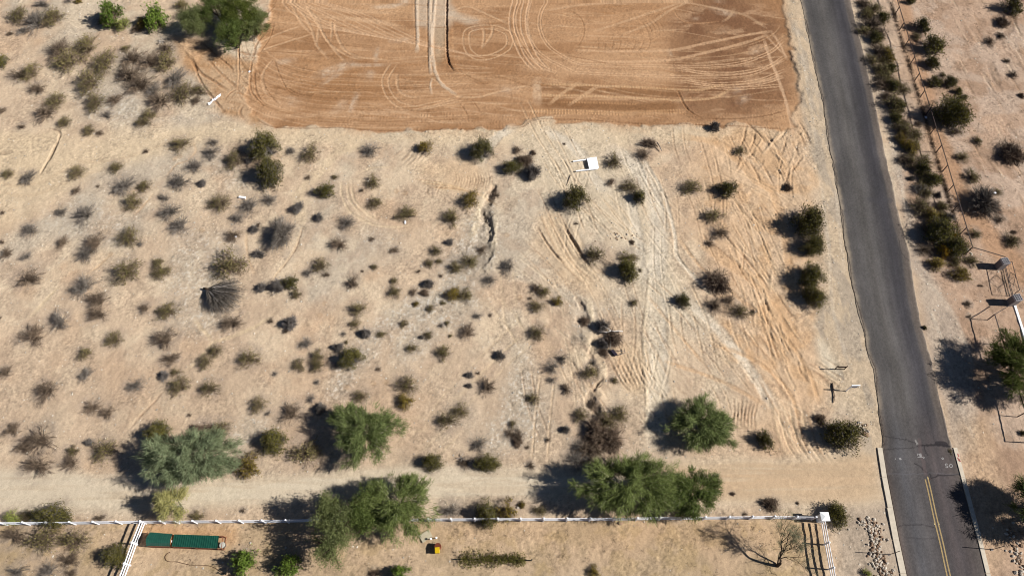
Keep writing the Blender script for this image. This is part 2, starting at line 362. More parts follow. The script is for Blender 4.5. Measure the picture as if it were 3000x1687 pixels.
for P in ([(300, 0), (420, 100), (520, 270), (570, 420), (680, 550)], [(420, 50), (560, 150), (640, 330), (720, 430), (860, 520), (1000, 560)],
          [(480, 60), (600, 260), (700, 420), (830, 570)], [(590, 240), (580, 330), (570, 430)], [(710, 190), (715, 290), (705, 380)], [(740, 200), (760, 330), (840, 470), (1000, 540), (1250, 560)],
          [(0, 420), (200, 320), (430, 240)], [(0, 490), (200, 420), (520, 320)], [(340, 60), (430, 220), (540, 330)], [(150, 560), (60, 700), (80, 850), (150, 930)],
          [(1640, 720), (1700, 760), (1780, 820), (1900, 900), (2100, 910), (2300, 860), (2576, 800)], [(1100, 1050), (1500, 1030), (1900, 930)], [(1860, 100), (2000, 60), (2200, 140), (2400, 230)],
          [(1330, 690), (1340, 830), (1420, 900), (1560, 920)], [(2140, 250), (2150, 350), (2130, 450)], [(2230, 230), (2220, 330), (2140, 440)]):
    ST(P, .42, A, col=LT, **kw)
for P in ([(250, 0), (500, 70), (900, 100), (1300, 120)], [(800, 170), (1000, 180), (1300, 220)], [(400, 130), (700, 160), (1100, 200), (1400, 260)], [(0, 1085), (400, 1090), (900, 1060), (1500, 1040)]):
    ST(P, .9, A, col=LT, dh=-.03, berm=.02, a=.5, brk=.5)
for P in ([(1300, 600), (1220, 740), (1250, 880), (1350, 980), (1500, 1015), (1700, 980), (1950, 920)], [(1980, 400), (2010, 480), (2100, 540), (2250, 520), (2380, 440), (2390, 330), (2300, 270), (2150, 250), (2000, 290), (1980, 400)]):
    ST2(P, .28, .9, A, col=LT, dh=-.05, tread=.02, berm=.03, a=.6)
for x in (2395, 2440, 2500, 2555):
    ST([(x+40, -30), (x, 120), (x, 260), (x+40, 390), (x+110, 540), (x+220, 660)], .28, A, col=(228, 188, 150), dh=-.06, berm=.04, a=.65)
# pale cut and trench in the pad
cut = region([(1500, -30), (1800, -30), (1900, 130), (2100, 200), (2000, 230), (1850, 180), (1790, 300), (1720, 600), (1680, 350), (1600, 250), (1510, 250)], .35, .8, off=A); blend(cut*.75, (210, 188, 162))
blend(region([(1680, 250), (1800, 250), (1790, 560), (1700, 640)], .3, .6, off=A)*.5, (176, 146, 112))
ST([(1512, -20), (1518, 200), (1525, 350), (1518, 480)], .55, A, col=(232, 208, 180), dh=.10, a=.8); ST([(1495, -20), (1500, 200), (1507, 420)], .25, A, col=DK, dh=-.12, a=.5)
ST([(1640, -20), (1640, 300), (1645, 420), (1640, 600), (1650, 690)], .5, A, col=(230, 206, 178), dh=.16, a=.7); ST([(1615, -20), (1615, 300), (1620, 560), (1630, 690)], .2, A, col=DK, dh=-.1, a=.5)
ST([(1690, -20), (1660, 350), (1670, 560), (1700, 700), (1760, 800), (1880, 880)], .5, A, col=(230, 206, 178), dh=.16, a=.7); ST([(1660, 740), (1645, 800), (1655, 880)], .3, A, col=(232, 208, 180), dh=.1, a=.7)
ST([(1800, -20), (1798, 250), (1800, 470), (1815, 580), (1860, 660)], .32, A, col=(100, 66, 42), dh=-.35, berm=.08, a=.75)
ST([(1825, 200), (1835, 450), (1860, 600), (1900, 680)], .8, A, col=(170, 124, 84), dh=.08, a=.4, brk=.5)
for P, wd, a in (([(560, 720), (750, 650), (900, 600)], 1.8, .55), ([(620, 790), (700, 740), (800, 690)], .9, .55), ([(1130, 580), (1130, 520), (1150, 450)], .8, .5), ([(740, 1050), (790, 1010), (830, 950)], 1.6, .5), ([(880, 1060), (920, 960), (960, 860)], 1.0, .5), ([(1270, 385), (1350, 378), (1450, 360)], 1.0, .55), ([(1100, 70), (1300, 50), (1480, 10)], 1.2, .6), ([(250, 960), (320, 950), (400, 930)], 2.5, .35), ([(170, 590), (280, 575), (350, 560)], 1.4, .45), ([(800, 600), (1000, 610), (1250, 610)], .8, .4), ([(1000, 700), (1080, 690), (1060, 750)], 1.5, .35), ([(2050, 270), (2090, 240)], 1.6, .5), ([(1700, 110), (1900, 140), (2150, 210)], 1.6, .4), ([(2300, 850), (2450, 830)], 2, .3)):
    ST(P, wd, A, col=PL, a=a, brk=.6, soft=.9)
for P in ([(900, 575), (1060, 585), (1220, 590)], [(550, 800), (700, 845), (900, 850), (1130, 855)], [(260, 800), (330, 850), (420, 890)], [(170, 560), (220, 700), (300, 850), (420, 920)], [(60, 760), (120, 880), (230, 1000)], [(0, 930), (40, 960), (70, 990)], [(820, 130), (1000, 160), (1200, 170)], [(1900, 660), (2050, 740), (2150, 790)], [(1580, 1090), (1750, 1150), (1850, 1170)], [(2030, 930), (2080, 1000), (2110, 1050)], [(1920, 970), (1970, 1040), (2000, 1100)], [(400, 1130), (900, 1160), (1400, 1180)], [(0, 300), (60, 160), (200, 0)], [(30, 500), (130, 350), (170, 200)]):
    ST(P, .22, A, col=DK, dh=-.08, berm=.05, a=.45, brk=.2)
# loops on the right half of the pad
arcs = [[(90, -30), (30, 130), (40, 280), (120, 450), (250, 600), (420, 680)], [(180, -30), (140, 150), (150, 300), (220, 450), (350, 560), (600, 680)],
        [(350, -30), (270, 130), (270, 280), (340, 420), (470, 520), (650, 600), (900, 610), (1500, 620), (1900, 620), (2200, 580), (2450, 480), (2560, 380)],
        [(600, 680), (1000, 700), (1600, 720), (2000, 720), (2300, 680), (2560, 560)], [(1600, 740), (1900, 785), (2300, 760), (2576, 660)], [(1560, 650), (1800, 680), (2100, 685), (2400, 630), (2576, 530)], [(1560, 620), (1700, 665), (1900, 700)], [(1600, 760), (2000, 810), (2350, 780), (2560, 720)], [(1700, 800), (2100, 830), (2560, 800)]]
for P in arcs: ST2(P, .2, .42, B, col=(226, 184, 144), dh=-.05, berm=.035, a=.7)
for P in ([(600, 470), (1000, 480), (1500, 470), (1800, 410), (2200, 330), (2450, 290)], [(650, 560), (1000, 580), (1500, 560), (1800, 500), (2200, 400), (2400, 330)]): ST(P, .55, B, col=(222, 180, 140), dh=-.03, a=.75, brk=.15)
for P in ([(300, 100), (700, 40), (1200, 20), (1600, 20), (1900, 70), (2200, 140), (2400, 260)], [(780, 290), (1000, 220), (1300, 120), (1600, 20)], [(1050, 320), (1300, 220), (1500, 90), (1700, 0)], [(2100, 80), (2050, 160), (1990, 200)]): ST(P, .5, B, col=LT, dh=-.02, a=.5, brk=.3)
ST([(2380, 370), (2440, 560), (2500, 700), (2576, 920), (2620, 1080), (2650, 1230), (2650, 1300)], .5, B, col=(226, 186, 148), dh=-.02, a=.7)
ST([(2450, 300), (2520, 400), (2600, 560)], .4, B, col=(226, 186, 148), a=.6); ST([(2400, 330), (2480, 420), (2580, 520)], .35, B, col=(226, 186, 148), a=.6)
for P in ([(250, 885), (300, 895), (700, 900), (1200, 920), (1600, 940), (1900, 920), (2070, 830)], [(300, 790), (700, 800), (1200, 820), (1600, 840), (1800, 840), (2000, 790)]): ST(P, .45, B, col=(220, 178, 134), dh=-.02, tread=.025, a=.65)
for y in (1035, 1060): ST([(150, y), (600, y+5), (1100, y+15), (1650, y-5)], .4, B, col=(212, 166, 120), dh=-.02, tread=.05, a=.5)
ST([(450, 960), (800, 965), (1200, 980)], .4, B, col=(196, 148, 104), tread=.05, a=.5)
for P in ([(540, 985), (700, 880), (820, 800)], [(350, 980), (500, 860), (640, 770)]): ST(P, .6, B, col=(218, 176, 134), a=.7, tread=.02)
ST([(240, 745), (235, 850), (245, 960)], 1.3, B, col=(228, 194, 158), a=.7, brk=.4)
ST([(1560, 840), (1600, 930), (1640, 1000), (1700, 1060), (1800, 1115)], .3, B, col=DK, dh=-.12, berm=.08, a=.6)
ST([(1820, 1112), (2100, 1115), (2400, 1085), (2576, 1040)], .25, B, col=(120, 82, 52), dh=-.05, a=.6)
ST([(1530, 90), (1570, 160), (1660, 210), (1800, 215), (1950, 200)], .3, B, col=(200, 152, 110), dh=-.05, berm=.04, a=.5); ST([(540, 90), (640, 160), (680, 250), (670, 350), (620, 430)], .25, B, col=DK, dh=-.05, berm=.04, a=.35)
for k in range(8): ST([(800+70*k, 330+((k*37) % 50)), (815+70*k, 400), (800+66*k, 480)], .2, B, col=DK, dh=-.04, a=.25)
for k in range(5): ST([(1180+40*k, 160), (1260+40*k, 250), (1300+30*k, 340)], .2, B, col=DK, dh=-.04, a=.25)
for P, wd in (([(1900, 80), (1980, 110), (2080, 130)], 1.6), ([(2270, 490), (2350, 460)], 1.4), ([(2100, 860), (2160, 830)], 1.6), ([(2150, 960), (2230, 900)], 1.4), ([(1700, 180), (1760, 170)], 1.0), ([(1960, 290), (2030, 270)], 1.2), ([(1480, 470), (1500, 530)], .8), ([(1900, -5), (1990, 15)], 1.2)): ST(P, wd, B, col=(226, 198, 168), a=.55, brk=.7, soft=.9)
# concentric sweeps round the left half of the pad
for k in range(16):
    j_ = random.Random(k); ex, ey = 240+k*13, 95+k*10.5; cx_ = 1010
    P = [(cx_-ex*math.cos(t)*1.0, 120+ey*math.sin(t)) for t in np.linspace(-.2, 1.57, 9)]+[(cx_+130+j_.uniform(-40, 60), 120+ey+3), (cx_+300+j_.uniform(-60, 200), 120+ey-j_.uniform(0, 10))]
    P = [(max(x, 700), min(y, 372)) for x, y in P]
    ST(P[j_.randint(0, 3):], j_.uniform(.16, .34), col=(LT, DK, (216, 174, 134))[k % 3], a=.45, dh=(-.06, -.05, .04)[k % 3], berm=.03, brk=.5)
for k in range(10):
    j_ = random.Random(90+k); x0 = 815+k*9; P = [(x0, -8), (x0+40+k*14, 40+j_.uniform(-8, 8)), (x0+110+k*26, 75+k*5), (x0+230+k*34, 92+k*9)]
    ST(P, .3, col=(226, 186, 148), a=.55, dh=-.05, berm=.03, brk=.3)
for k in range(9):
    j_ = random.Random(190+k); ex, ey = 250+k*34, 90+k*17; P = [(2040+ex*math.cos(t), 60+ey*math.sin(t)) for t in np.linspace(.15, 2.2, 10)]
    P = [p for p in P if p[0] < 2315]; ST(P, .26, col=(206, 166, 126), a=.5, dh=-.05, brk=.5)
# scattered scraper streaks over the pad
rs = random.Random(5)
for k in range(330):
    x = rs.uniform(760, 2290); y = rs.uniform(5, 360); L = rs.uniform(25, 110); dx = rs.uniform(-.12, .25)
    if x > 1950 and k % 3: continue
    ST([(x-L, y-L*dx), (x, y), (x+L, y+L*dx*rs.uniform(.3, 1.4))], rs.uniform(.12, .4), col=rs.choice([LT, LT, DK, (178, 130, 86), (218, 178, 140)]), a=rs.uniform(.2, .5), dh=rs.uniform(-.06, .04), brk=.6)
for k in range(200):      # chopped tread at the pad's lower edge and left edge
    if k % 3: x = rs.uniform(760, 2300); y = rs.uniform(330, 372)
    else: x = rs.uniform(600, 760); y = rs.uniform(150, 340)
    L = rs.uniform(8, 22); ST([(x-L, y+rs.uniform(-6, 6)), (x+L, y+rs.uniform(-6, 6))], .5, col=rs.choice([DK, LT]), a=.25, dh=.02, tread=.05)
ePAD = spline(gp(PADP[5:20])); stroke(ePAD, .3, dh=-.06, col=(128, 88, 56), a=.5, brk=.5, berm=.06)
# left access bank
AC = (0, 0)
for P, wd, dh in (([(1800, 560), (1880, 680), (2000, 760), (2140, 850)], .5, -.25), ([(1900, 400), (2050, 530), (2180, 640), (2190, 680)], .3, -.15), ([(1830, 620), (1900, 780), (1970, 880), (2110, 1050)], .35, -.2), ([(2380, 560), (2360, 700), (2370, 860), (2480, 990)], .3, -.1), ([(2400, 600), (2400, 760), (2430, 900), (2520, 1000)], .3, -.1), ([(1960, 560), (2090, 700), (2240, 830)], .4, -.1), ([(2270, 830), (2180, 870), (2120, 950)], .3, -.1), ([(2576, 60), (2480, 190), (2440, 270)], .4, -.25), ([(2500, 300), (2420, 420), (2390, 560)], .4, -.08), ([(2200, 470), (2350, 520), (2470, 490)], .5, -.06), ([(2300, 990), (2260, 1060), (2300, 1130)], .4, -.1)):
    ST(P, wd, AC, col=(148, 104, 68), dh=dh, berm=.08, a=.5, brk=.3)
ST([(1620, 370), (1720, 400), (1830, 520), (1900, 560)], 1.6, AC, col=(222, 184, 144), dh=.25, a=.5, brk=.3)
# trench at far left
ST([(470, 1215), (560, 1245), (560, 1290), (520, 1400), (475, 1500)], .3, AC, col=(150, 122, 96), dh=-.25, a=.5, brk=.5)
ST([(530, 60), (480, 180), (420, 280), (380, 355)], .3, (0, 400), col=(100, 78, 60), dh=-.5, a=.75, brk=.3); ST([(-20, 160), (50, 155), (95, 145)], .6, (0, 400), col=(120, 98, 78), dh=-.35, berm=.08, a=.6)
F2 = (0, 400)
for P in ([(0, 430), (100, 465), (250, 460), (420, 420), (620, 310), (800, 260)], [(0, 520), (200, 560), (400, 530), (600, 440), (900, 330), (1200, 240)], [(700, 240), (1100, 220), (1500, 90), (1800, -30)]): ST(P, .6, F2, col=(206, 178, 144), dh=-.03, a=.35, brk=.4)
for P in ([(1830, 60), (1840, 150), (1760, 230), (1660, 270), (1560, 390)], [(1440, 540), (1380, 620), (1280, 730)], [(1060, 1100), (940, 1210), (830, 1290)], [(2330, 900), (2320, 1000), (2340, 1140), (2400, 1300)]): ST(P, .35, F2, col=(226, 190, 150), dh=-.05, a=.55, brk=.2)
G3 = (0, 800)
for P in ([(2576, 400), (2400, 510), (2150, 610), (2010, 660), (1900, 790), (1750, 920)], [(1830, 430), (1900, 530), (1970, 590), (1990, 660)], [(560, 120), (400, 290), (300, 400)]): ST(P, .5, G3, col=(232, 206, 168), dh=-.05, a=.6, brk=.2)
ST([(1560, 1090), (1450, 1220), (1330, 1340), (1230, 1460)], .22, G3, col=(140, 112, 86), dh=-.12, a=.5, brk=.5)
ST([(1545, 1080), (1430, 1200), (1300, 1340), (1200, 1450)], .3, G3, col=(232, 204, 166), dh=.03, a=.35, brk=.5)
M2 = (750, 400)
ST([(1000, 40), (880, 120), (760, 160), (640, 300), (500, 420), (400, 560), (420, 720), (435, 850)], 1.6, M2, col=(232, 208, 172), a=.55, brk=.4)
ST([(435, 850), (400, 960), (340, 1100), (200, 1290), (130, 1400)], .3, M2, col=(230, 198, 158), dh=-.05, berm=.02, a=.5, brk=.4); ST([(445, 860), (415, 960), (355, 1100), (215, 1290)], .14, M2, col=(140, 104, 76), dh=-.1, a=.5)
for P in ([(800, 420), (810, 560), (880, 700), (1000, 780), (1150, 840), (1350, 850), (1500, 820)], [(900, 450), (930, 600), (1050, 730), (1150, 790)], [(860, 430), (880, 590), (980, 730)], [(960, 350), (1100, 300), (1300, 290)]): ST(P, .32, M2, col=(234, 208, 172), dh=-.05, berm=.05, a=.55)
for k in range(9): ST([(1500+k*20, 400+k*12), (1750+k*25, 440+k*10), (2000+k*25, 500+k*12), (2200+k*12, 560+k*14)][:3+k % 2], .22, M2, col=rs.choice([(206, 166, 122), (232, 204, 164)]), dh=rs.choice([-.07, .05]), berm=.03, a=.45, brk=.3)
for k in range(14): ST([(1870+k*26, 320+(k % 4)*12), (1890+k*26, 400), (1860+k*27, 470+(k % 3)*20)], .16, M2, col=(160, 124, 90), dh=-.07, a=.35)
for k in range(10): ST([(1400+k*30, 100+(k*53) % 60), (1370+k*28, 140+(k*31) % 80), (1280+k*30, 200+(k*17) % 90)], .3, M2, col=rs.choice([(226, 200, 164), (176, 148, 118)]), dh=.07, a=.35)
for P in ([(1620, 490), (1620, 540), (1650, 580)], [(1700, 550), (1730, 490), (1780, 470)], [(2150, 590), (2170, 540), (2230, 500)]): ST(P, .25, M2, col=(120, 90, 64), dh=-.15, berm=.1, a=.5)
# lumpy banks round the lower gully
rb = random.Random(44)
for k in range(26):
    x = 1740+rb.gauss(0, 26); y = rb.uniform(985, 1240); ST([(x-rb.uniform(4, 14), y-rb.uniform(3, 10)), (x, y), (x+rb.uniform(2, 10), y+rb.uniform(3, 12))], rb.uniform(.5, 1.4), col=rb.choice([(236, 216, 184), (228, 202, 168), (176, 150, 122)]), dh=rb.choice([.35, .25, -.25]), a=.4, brk=.3)
for k in range(30):
    x = 1425+rb.gauss(0, 14); y = rb.uniform(560, 800); ST([(x-rb.uniform(2, 8), y-rb.uniform(3, 8)), (x, y), (x+rb.uniform(-6, 6), y+rb.uniform(3, 8))], rb.uniform(.3, .9), col=rb.choice([(150, 132, 112), (226, 206, 176), (130, 112, 94)]), dh=rb.choice([.2, -.35, -.25]), a=.45, brk=.5)
# the gullies: dark gravel, with the shade in the cuts painted in
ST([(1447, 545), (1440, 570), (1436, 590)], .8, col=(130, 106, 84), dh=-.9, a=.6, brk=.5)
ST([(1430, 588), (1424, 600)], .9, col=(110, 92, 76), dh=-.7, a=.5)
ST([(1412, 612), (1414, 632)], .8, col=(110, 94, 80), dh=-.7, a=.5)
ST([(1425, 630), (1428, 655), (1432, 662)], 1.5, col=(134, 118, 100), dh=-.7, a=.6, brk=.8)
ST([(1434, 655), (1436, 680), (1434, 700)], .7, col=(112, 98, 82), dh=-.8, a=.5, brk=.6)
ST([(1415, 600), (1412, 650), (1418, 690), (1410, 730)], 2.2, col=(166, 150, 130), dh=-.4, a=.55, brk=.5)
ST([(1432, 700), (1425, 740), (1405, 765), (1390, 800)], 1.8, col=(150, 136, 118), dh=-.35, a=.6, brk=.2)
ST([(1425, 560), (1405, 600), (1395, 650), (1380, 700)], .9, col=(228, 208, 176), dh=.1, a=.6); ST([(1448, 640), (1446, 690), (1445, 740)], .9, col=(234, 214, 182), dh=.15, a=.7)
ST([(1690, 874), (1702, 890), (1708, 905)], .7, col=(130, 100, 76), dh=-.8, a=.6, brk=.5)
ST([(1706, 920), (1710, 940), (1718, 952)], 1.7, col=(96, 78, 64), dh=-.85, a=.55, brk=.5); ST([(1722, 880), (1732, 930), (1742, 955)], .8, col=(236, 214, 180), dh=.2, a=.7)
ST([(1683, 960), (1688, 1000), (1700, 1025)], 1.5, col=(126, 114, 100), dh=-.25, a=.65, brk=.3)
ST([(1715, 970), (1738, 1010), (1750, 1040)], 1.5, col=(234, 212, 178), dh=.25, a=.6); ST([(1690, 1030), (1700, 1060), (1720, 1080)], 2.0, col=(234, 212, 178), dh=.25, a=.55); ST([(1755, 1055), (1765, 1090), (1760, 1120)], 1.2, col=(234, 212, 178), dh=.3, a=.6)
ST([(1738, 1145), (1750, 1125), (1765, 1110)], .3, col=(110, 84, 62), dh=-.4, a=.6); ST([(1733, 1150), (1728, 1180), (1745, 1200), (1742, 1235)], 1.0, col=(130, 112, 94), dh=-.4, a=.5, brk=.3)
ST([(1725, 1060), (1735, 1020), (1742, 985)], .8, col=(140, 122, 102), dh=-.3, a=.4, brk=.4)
ST([(1650, 655), (1662, 680), (1680, 710), (1705, 750), (1730, 785)], .4, col=(110, 84, 62), dh=-.35, berm=.12, a=.5); ST([(1575, 665), (1600, 710), (1630, 750), (1650, 770)], .3, col=(150, 118, 88), dh=-.2, berm=.1, a=.5)  # the dark line along the berm paints in its shadow
for k in range(9): ST([(1580+k*12, 620+k*3), (1610+k*12, 690+k*3), (1650+k*13, 770), (1710+k*14, 830-k*2)], .3, col=rs.choice([(232, 204, 166), (200, 166, 128)]), dh=rs.choice([-.06, .06]), a=.45, brk=.2)
for P, wd in (([(1800, 440), (1870, 500), (1920, 600), (1930, 700), (1920, 780), (1905, 830)], 2.4), ([(1925, 850), (1928, 1000), (1925, 1150), (1918, 1290)], 2.2), ([(1840, 560), (1870, 700), (1880, 820)], 1.3), ([(1500, 372), (1440, 420), (1410, 480)], 1.5), ([(1600, 380), (1690, 440), (1740, 520), (1780, 560)], 1.6), ([(2010, 880), (2100, 960), (2180, 1060), (2260, 1180)], 1.4), ([(1880, 460), (1940, 560), (1975, 680), (1990, 760), (2080, 860)], .5), ([(1860, 450), (1900, 540), (1950, 620)], .4)): ST(P, wd, col=(229, 214, 191), dh=-.07, berm=.06, a=.85, brk=.25)
# long ridge and its smooth graded side
ST([(1903, 795), (1898, 850), (1893, 900), (1886, 950), (1885, 1010), (1889, 1080), (1893, 1150), (1894, 1240), (1892, 1290)], .38, col=(236, 216, 184), dh=.09, a=.5, brk=.4); ST([(1898, 800), (1888, 900), (1880, 960), (1880, 1050), (1888, 1150), (1889, 1240)], .14, col=(150, 120, 92), dh=-.06, a=.35, brk=.6)  # thin dark strip on the ridge's left is painted shade
ST([(1920, 830), (1925, 1000), (1925, 1200), (1915, 1290)], 1.4, col=(226, 206, 176), a=.5, brk=.3)
for k in range(9): ST([(1782+k*14+rs.uniform(-3, 3), 1048-k*2+rs.uniform(-6, 10)), (1800+k*13, 1085), (1822+k*12, 1122), (1845+k*7, 1150-rs.uniform(0, 16))], .26, col=(176, 136, 100), dh=-.12, berm=.07, a=.35, brk=.4)
for k in range(7): ST([(2150+k*12, 1170+(k % 2)*8), (2150+k*10, 1215), (2145+k*11, 1255)], .26, col=(166, 126, 90), dh=-.12, berm=.07, a=.35, brk=.4)
for k in range(8): ST([(2262+k*17, 1190), (2275+k*17, 1250), (2292+k*17, 1305), (2322+k*17, 1350)], .25, col=rs.choice([(160, 120, 84), (236, 206, 166)]), dh=rs.choice([-.12, .08]), berm=.05, a=.4)
# disturbed ground along the road: curved machine tracks
for P, wd in (([(2050, 700), (2120, 760), (2210, 820), (2290, 900), (2330, 1010)], 1.6), ([(1990, 700), (2070, 800), (2200, 900), (2300, 990), (2370, 1090), (2400, 1180)], .5), ([(2130, 450), (2200, 490), (2270, 580), (2300, 700), (2320, 860)], 1.2), ([(2000, 400), (2120, 430), (2230, 540), (2330, 560)], 1.3), ([(1900, 870), (1990, 980), (2060, 1060)], .4), ([(2090, 1010), (2200, 1050), (2300, 1130), (2350, 1240)], .5), ([(1950, 1060), (2100, 1110), (2230, 1180)], .5)):
    ST(P, wd, col=(222, 178, 132), dh=-.06, berm=.05, a=.5, brk=.3)
for k in range(70):
    t = rs.random(); x = 2110+230*t+rs.uniform(-60, 60); y = 560+620*t+rs.uniform(-110, 110); L = rs.uniform(18, 60); sl2 = rs.gauss(.45, .22)
    ST([(x-L*sl2, y-L), (x+rs.uniform(-3, 3), y), (x+L*sl2*1.1, y+L)], rs.uniform(.16, .35), col=rs.choice([(236, 206, 168), (176, 134, 94), (214, 176, 134)]), dh=rs.choice([-.12, .1, -.07]), berm=.04, a=.4)
for k in range(34):
    x = rs.uniform(2150, 2370); y = rs.uniform(385, 520); L = rs.uniform(10, 34); sl2 = rs.choice([-.7, .5, .9, -.3])
    ST([(x-L*sl2, y-L), (x+3, y), (x+L*sl2, y+L)], .3, col=rs.choice([(232, 204, 168), (150, 116, 84)]), dh=rs.choice([-.16, .14]), a=.35, tread=.02)
for k in range(40):
    x = rs.uniform(1900, 2120); y = rs.uniform(860, 1180); L = rs.uniform(10, 45); sl2 = rs.gauss(.7, .3)
    ST([(x-L*sl2, y-L), (x, y), (x+L*sl2, y+L*.8)], .2, col=rs.choice([(232, 208, 176), (188, 158, 126)]), dh=rs.choice([-.05, .04]), a=.3)
for k in range(22):
    x = rs.uniform(2380, 2460); y = rs.uniform(1060, 1130); L = rs.uniform(10, 30)
    ST([(x-L, y-L*.6), (x, y), (x+L, y+L*.7)], .25, col=rs.choice([(150, 112, 80), (232, 204, 168)]), dh=rs.choice([-.14, .08]), a=.35)
for k in range(60):      # wheel streaks on the dirt road
    x = rs.uniform(0, 2520); y = 1425+rs.uniform(-38, 40)-(x > 1800)*18; L = rs.uniform(60, 200)
    ST([(x-L, y+rs.uniform(-3, 3)), (x, y), (x+L, y+rs.uniform(-3, 3))], rs.uniform(.15, .4), col=rs.choice([(228, 210, 182), (200, 176, 146)]), a=.25, dh=rs.uniform(-.03, .02), brk=.5)
for P in ([(2440, 380), (2452, 600), (2475, 800)], [(2400, 500), (2425, 700), (2440, 900), (2480, 1050)], [(2330, 60), (2365, 250), (2395, 450)], [(2600, 300), (2630, 480), (2660, 640)], [(2720, 900), (2760, 1000), (2800, 1150), (2850, 1280)], [(2690, 800), (2780, 900), (2830, 1010), (2850, 1080)]): ST(P, .5, col=(222, 206, 184), a=.35, brk=.5)
for P in ([(1540, 1000), (1480, 1050), (1400, 1130), (1330, 1200)], [(1520, 960), (1440, 1040), (1300, 1190), (1260, 1270)], [(1340, 1250), (1280, 1310), (1230, 1350)], [(1480, 760), (1490, 860), (1500, 940), (1540, 1010)], [(1440, 880), (1490, 930), (1530, 990)], [(1140, 1290), (1180, 1250), (1260, 1240)]): ST2(P, .3, 1.5, col=(228, 202, 166), dh=-.04, a=.35, brk=.4)
for k in range(75):      # overlapping wheel arcs over the churned ground
    x = rs.uniform(1560, 2330); y = rs.uniform(400, 1250); L = rs.uniform(50, 130); a_ = rs.gauss(1.15, .3); c_ = rs.uniform(-.25, .25)
    if x > 2300-(y-400)*-.1: continue
    dx_, dy_ = math.cos(a_)*L, math.sin(a_)*L
    ST2([(x-dx_, y-dy_), (x+c_*dy_*.5, y-c_*dx_*.5), (x+dx_, y+dy_)], rs.uniform(.18, .34), rs.uniform(.9, 1.7), col=rs.choice([(232, 210, 178), (222, 190, 152), (192, 158, 124)]), dh=rs.choice([-.07, -.05]), berm=.06, a=.38, brk=.5)
for k in range(50):      # churned mounds
    x = rs.uniform(1560, 1860); y = rs.uniform(640, 1100); ST([(x-rs.uniform(3, 12), y-rs.uniform(2, 9)), (x, y), (x+rs.uniform(3, 12), y+rs.uniform(2, 9))], rs.uniform(.3, 1.0), col=rs.choice([(230, 208, 176), (184, 156, 128)]), dh=rs.choice([.22, -.2]), a=.3, brk=.5)
# scuffs on the right lot
for k in range(70):
    x = rs.uniform(2800, 3020); y = rs.uniform(0, 640); L = rs.uniform(8, 40)
    ST([(x-L*.5, y-L), (x, y), (x+L*.6, y+L)], rs.uniform(.2, .6), col=rs.choice([(146, 116, 90), (216, 190, 160), (180, 140, 100)]), dh=rs.choice([-.08, .08]), a=.35, brk=.5)
for P in ([(2900, 180), (2920, 240), (2930, 260)], [(2970, 20), (2960, 80), (2920, 130)], [(2880, 560), (2930, 640)]): ST(P, 1.2, col=(120, 92, 70), dh=-.2, a=.5, brk=.5)
# ant rings and small mounds
for x, y in ((592, 675), (361, 615), (323, 745), (512, 465), (527, 459), (950, 888), (937, 923), (1016, 1135), (1313, 932), (1186, 566), (1522, 871), (2033, 550), (1484, 688), (1130, 1120), (1093, 1122), (1160, 560)):
    X, Y = G(x, y); r = .32
    ST([(x-6, y), (x, y-5), (x+6, y), (x, y+5), (x-6, y)], .3, col=(176, 140, 104), dh=.05, a=.6); ST([(x-2, y), (x, y), (x+2, y)], .35, col=(236, 204, 164), a=.7)
HZ += ((fbm(GXX, GYY, 4.0, 30, 4)-.5)*.30*(1-pad)*(1-.8*drt) + (n_fine-.5)*(.04-.02*drt) + (n_grit-.5)*(.05-.03*drt-.01*pad)).astype(np.float32)
HZ += ora*((fbm(GXX, GYY, 1.1, 31, 4)-.5)*.16)
n_g2 = vnoise(GXX, GYY, .13, 91); pat = sstep(.42, .6, fbm(GXX, GYY, 2.6, 93, 4)); C *= (1+(((n_grit-.5)*.40+(n_g2-.5)*.36)*(.40+.9*pat)+(n_fine-.5)*.18-.04*pat)[..., None]*(1-.55*drt-.35*pad)[..., None])
rd = np.clip(np.minimum(dl-.3, -dr-.3)/.3, 0, 1); near = np.clip(1-np.minimum(np.abs(dl), np.abs(dr))/1.5, 0, 1)
HZ = HZ*(1-np.maximum(rd, near*.9)) - .12*rd
